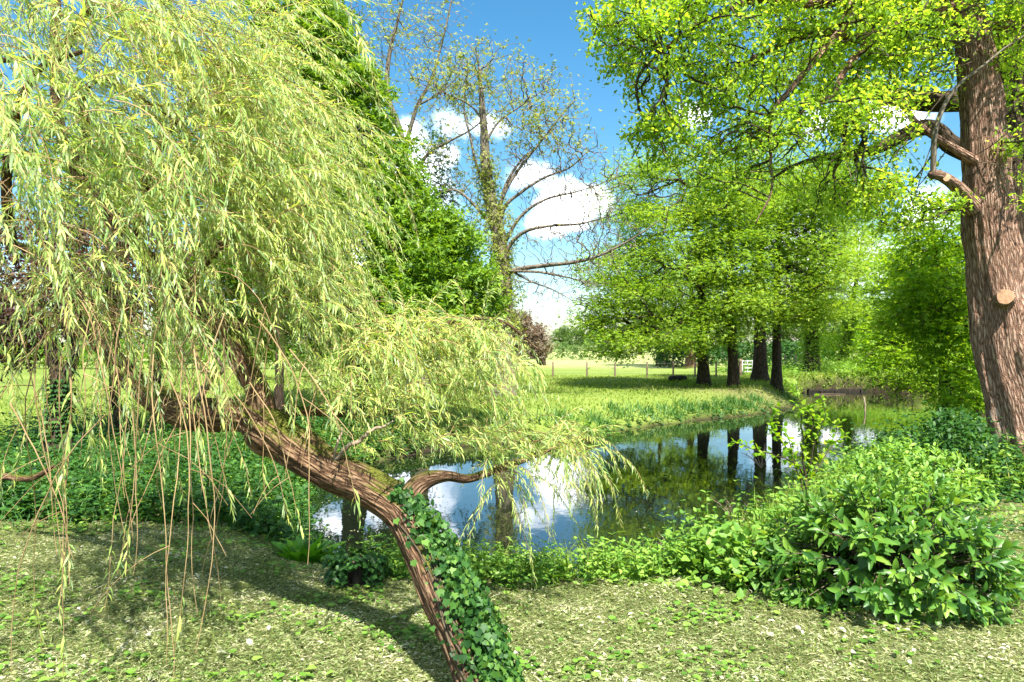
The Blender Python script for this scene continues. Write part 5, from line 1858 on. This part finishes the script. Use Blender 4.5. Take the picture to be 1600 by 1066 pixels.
# ------------------------------------------------------------------ fence, gate, log and other small things
def fence():
    posts = [(864, 38.5), (917, 38.2), (961, 38), (1011, 38), (1052, 38), (1086, 38.2), (1119, 38.6), (1152, 39.5)]
    pts = [foot(px, 590, d) for px, d in posts]
    t = thing('wire_fence', 'thin wire fence on dark posts crossing the sunlit meadow', 'fence', pts[0])
    for i, p in enumerate(pts):
        mb = MB()
        h = .78 + .05 * math.sin(i * 2.3)
        ln = np.array((.02 * math.sin(i * 3.1), 0, 0))
        tube(mb, np.array([p - (0, 0, .1), p + (0, 0, h * .5) + ln * .5, p + (0, 0, h) + ln, p + (0, 0, h + .015) + ln]), np.array([.05, .048, .046, .03]), 9, .1, i)
        mb.build('post', M['post'], t)
    for z in (.25, .5, .72):
        mb = MB()
        tube(mb, np.array([p + (0, -.05, z) for p in pts]), np.full(len(pts), .0045), 4, cap=False)
        mb.build('wire', M['wire'], t)
    pts = [foot(1227, 585, 43), foot(1243, 585, 44), foot(1262, 585, 45)]
    t = thing('wire_fence', 'short run of pale leaning posts behind the pond trees', 'fence', pts[0])
    for i, p in enumerate(pts):
        mb = MB()
        tube(mb, np.array([p - (0, 0, .1), p + (0, 0, .45), p + (.02, 0, .85), p + (.02, 0, .87)]), np.array([.06, .055, .05, .03]), 9, .1, i)
        mb.build('post', M['dead'], t)
    for z in (.35, .7):
        mb = MB()
        tube(mb, np.array([p + (0, -.055, z) for p in pts]), np.full(len(pts), .0045), 4, cap=False)
        mb.build('wire', M['wire'], t)


fence()


def box(mb, c, s, rz=0.0):
    x, y, z = np.array(s) / 2
    V = np.array([(i * x, j * y, k * z) for i in (-1, 1) for j in (-1, 1) for k in (-1, 1)])
    ca, sa = math.cos(rz), math.sin(rz)
    V = np.stack([V[:, 0] * ca - V[:, 1] * sa, V[:, 0] * sa + V[:, 1] * ca, V[:, 2]], -1) + np.array(c)
    mb.add(V, np.array([(0, 1, 3, 2), (4, 6, 7, 5), (0, 4, 5, 1), (2, 3, 7, 6), (0, 2, 6, 4), (1, 5, 7, 3)]))


def gate():
    a = foot(1157, 590, 39.5)
    t = thing('field_gate', 'pale barred field gate between the dark trunks', 'gate', a)
    w, rz = 1.0, .35
    dx = np.array((math.cos(rz), math.sin(rz), 0))
    mb = MB()
    tube(mb, np.array([a - (0, 0, .1), a + (0, 0, .5), a + (0, 0, .88), a + (0, 0, .9)]), np.array([.09, .085, .08, .05]), 10, .1, 3)
    mb.build('gate_post', M['post'], t)
    for z in (.22, .42, .62, .8):
        mb = MB()
        box(mb, a + dx * (w / 2 + .1) + (0, 0, z), (w, .035, .05), rz)
        mb.build('bar', M['gate'], t, flat=True)
    for u in (.12, .45, .78, 1.08):
        mb = MB()
        box(mb, a + dx * u + np.array((-.03 * math.sin(rz), -.036, .51)), (.05, .03, .68), rz)
        mb.build('upright', M['gate'], t, flat=True)


gate()


def log():
    c = foot(1060, 597, 33)
    t = thing('log', 'dark rounded log lying on the grass by the nearest far trunk', 'log', c)
    mb = MB()
    P = c + np.array([(-.36, .06, .12), (-.33, .05, .15), (-.15, .02, .16), (.1, 0, .165), (.3, -.03, .15), (.35, -.03, .14)])
    tube(mb, *smooth(P, [.1, .15, .16, .165, .15, .1], 4), 22, .16, 8)
    mb.build('bark', M['log'], t)
    d = MB()
    disc(d, P[0] + (-.06, 0, 0), np.array((-1, -.15, 0)), .095, dome=.01)
    d.build('end_grain', M['timber'], t)


log()


def revetment():
    t = thing('timber_revetment', 'low dark timber boards and stakes holding the bank at the pond end', 'revetment', (13.2, 37.4, ZW))
    g = np.random.default_rng(550)
    A = [np.array((13.6, 36.0)), np.array((15.0, 37.3)), np.array((18.4, 37.9))]
    for a, b in zip(A[:-1], A[1:]):
        rz = math.atan2(b[1] - a[1], b[0] - a[0])
        ln = float(np.linalg.norm(b - a))
        for k in range(2):
            mb = MB()
            m = (a + b) / 2
            box(mb, (m[0] + g.normal(0, .05), m[1] - .02 * k, ZW + .0 + .105 * k), (ln - .1 + g.normal(0, .1), .04, .1), rz + g.normal(0, .008))
            mb.build('board', M['timber'], t, flat=True)
        for i in range(int(ln / .75) + 1):
            p = a + (b - a) * (i * .75 + .1) / ln
            mb = MB()
            h = g.uniform(.08, .2)
            x0 = np.array((p[0], p[1] - .11, ZW - .2))
            tube(mb, np.array([x0, x0 + (0, 0, h * .6), x0 + (g.normal(0, .03), 0, h + .2), x0 + (g.normal(0, .03), 0, h + .22)]), np.array([.055, .052, .048, .03]), 8, .15, i)
            mb.build('stake', M['timber'], t)


revetment()


def drift():
    g = np.random.default_rng(570)
    x, y = g.uniform(-3, 14, 9000), g.uniform(7, 28, 9000)
    sd_ = pond_sd(x, y)
    k = (sd_ < -.05) & (g.random(9000) < np.exp(sd_ / .55) * .8 + .02)
    x, y = x[k], y[k]
    n = len(x)
    th = g.random(n) * 6.283
    mb = MB()
    scatter(mb, T_diamond(.22, .02), np.stack([x, y, 0 * x + ZW + .006], -1), np.stack([np.cos(th), np.sin(th), 0 * th + .02], -1), np.tile((0, 0, 1.0), (n, 1)) + g.normal(0, .05, (n, 3)), g.uniform(.02, .055, n))
    tag(mb.build('floating_leaves', M['fallen']), 'shed leaves drifting on the pond along its edges', 'floating leaves', kind='stuff')


drift()


def small():
    # stake standing in the water
    b = at(1351, 640, 27)
    b[2] = ZW - .3
    mb = MB()
    tube(mb, np.array([b, b + (.02, 0, .5), b + (-.03, 0, .78), b + (-.03, 0, .8)]), np.array([.034, .032, .03, .02]), 8, .1, 2)
    o = mb.build('stake', M['dead'], loc=tuple(b))
    tag(o, 'single pale stake standing in the water by the hazel', 'stake')
    # pole floating below the revetment
    mb = MB()
    a = np.array((14.6, 35.4, ZW + .03))
    tube(mb, np.array([a, a + (.8, .22, .0), a + (1.7, .3, -.01)]), np.array([.022, .02, .012]), 8, .1, 2)
    tag(mb.build('floating_pole', M['post'], loc=tuple(a)), 'pale pole floating below the timber stakes', 'pole')
    # fallen branch at the edge of the brambles
    mb = MB()
    P, R = path([(-40, 742, 7.6, .045), (0, 744, 7.6, .042), (40, 748, 7.5, .038), (62, 742, 7.5, .03), (85, 728, 7.4, .015)], 6)
    tube(mb, P, R, 10, .12, 3)
    o = mb.build('fallen_branch', M['bark_willow'], loc=tuple(P[0]))
    tag(o, 'brown fallen branch lying across the bramble cover', 'branch')
    # dry stalks by the water
    g = np.random.default_rng(560)
    for k, (px, py, d, label) in enumerate([(1045, 850, 7.2, 'tuft of dry brown stalks between nettles and water'), (1150, 780, 9.2, 'bare twiggy dead stems leaning over the dark water'), (1180, 690, 14, 'grey dead twigs at the overhanging bank edge')]):
        b = foot(px + 10, py + 40, d)
        b[2] = max(b[2], ZW + .05)
        t = thing('dead_stems', label, 'stems', b)
        for i in range(9):
            mb = MB()
            e = np.array((g.normal(-.15, .2), g.normal(-.05, .15), g.uniform(.25, .5)))
            P, R = smooth([b, b + e * .5 + (0, 0, .05), b + e], [.006, .004, .0015], 5)
            P = jitterline(P, .008, i)
            tube(mb, P, R, 4, cap=False)
            for j in (5, 7):
                f = np.array((g.normal(0, .08), g.normal(0, .06), g.uniform(.03, .12)))
                tube(mb, np.array([P[j], P[j] + f * .5 + (0, 0, .01), P[j] + f]), np.array([.003, .002, .001]), 3, cap=False)
            mb.build('stem', M['dead'], t)


small()
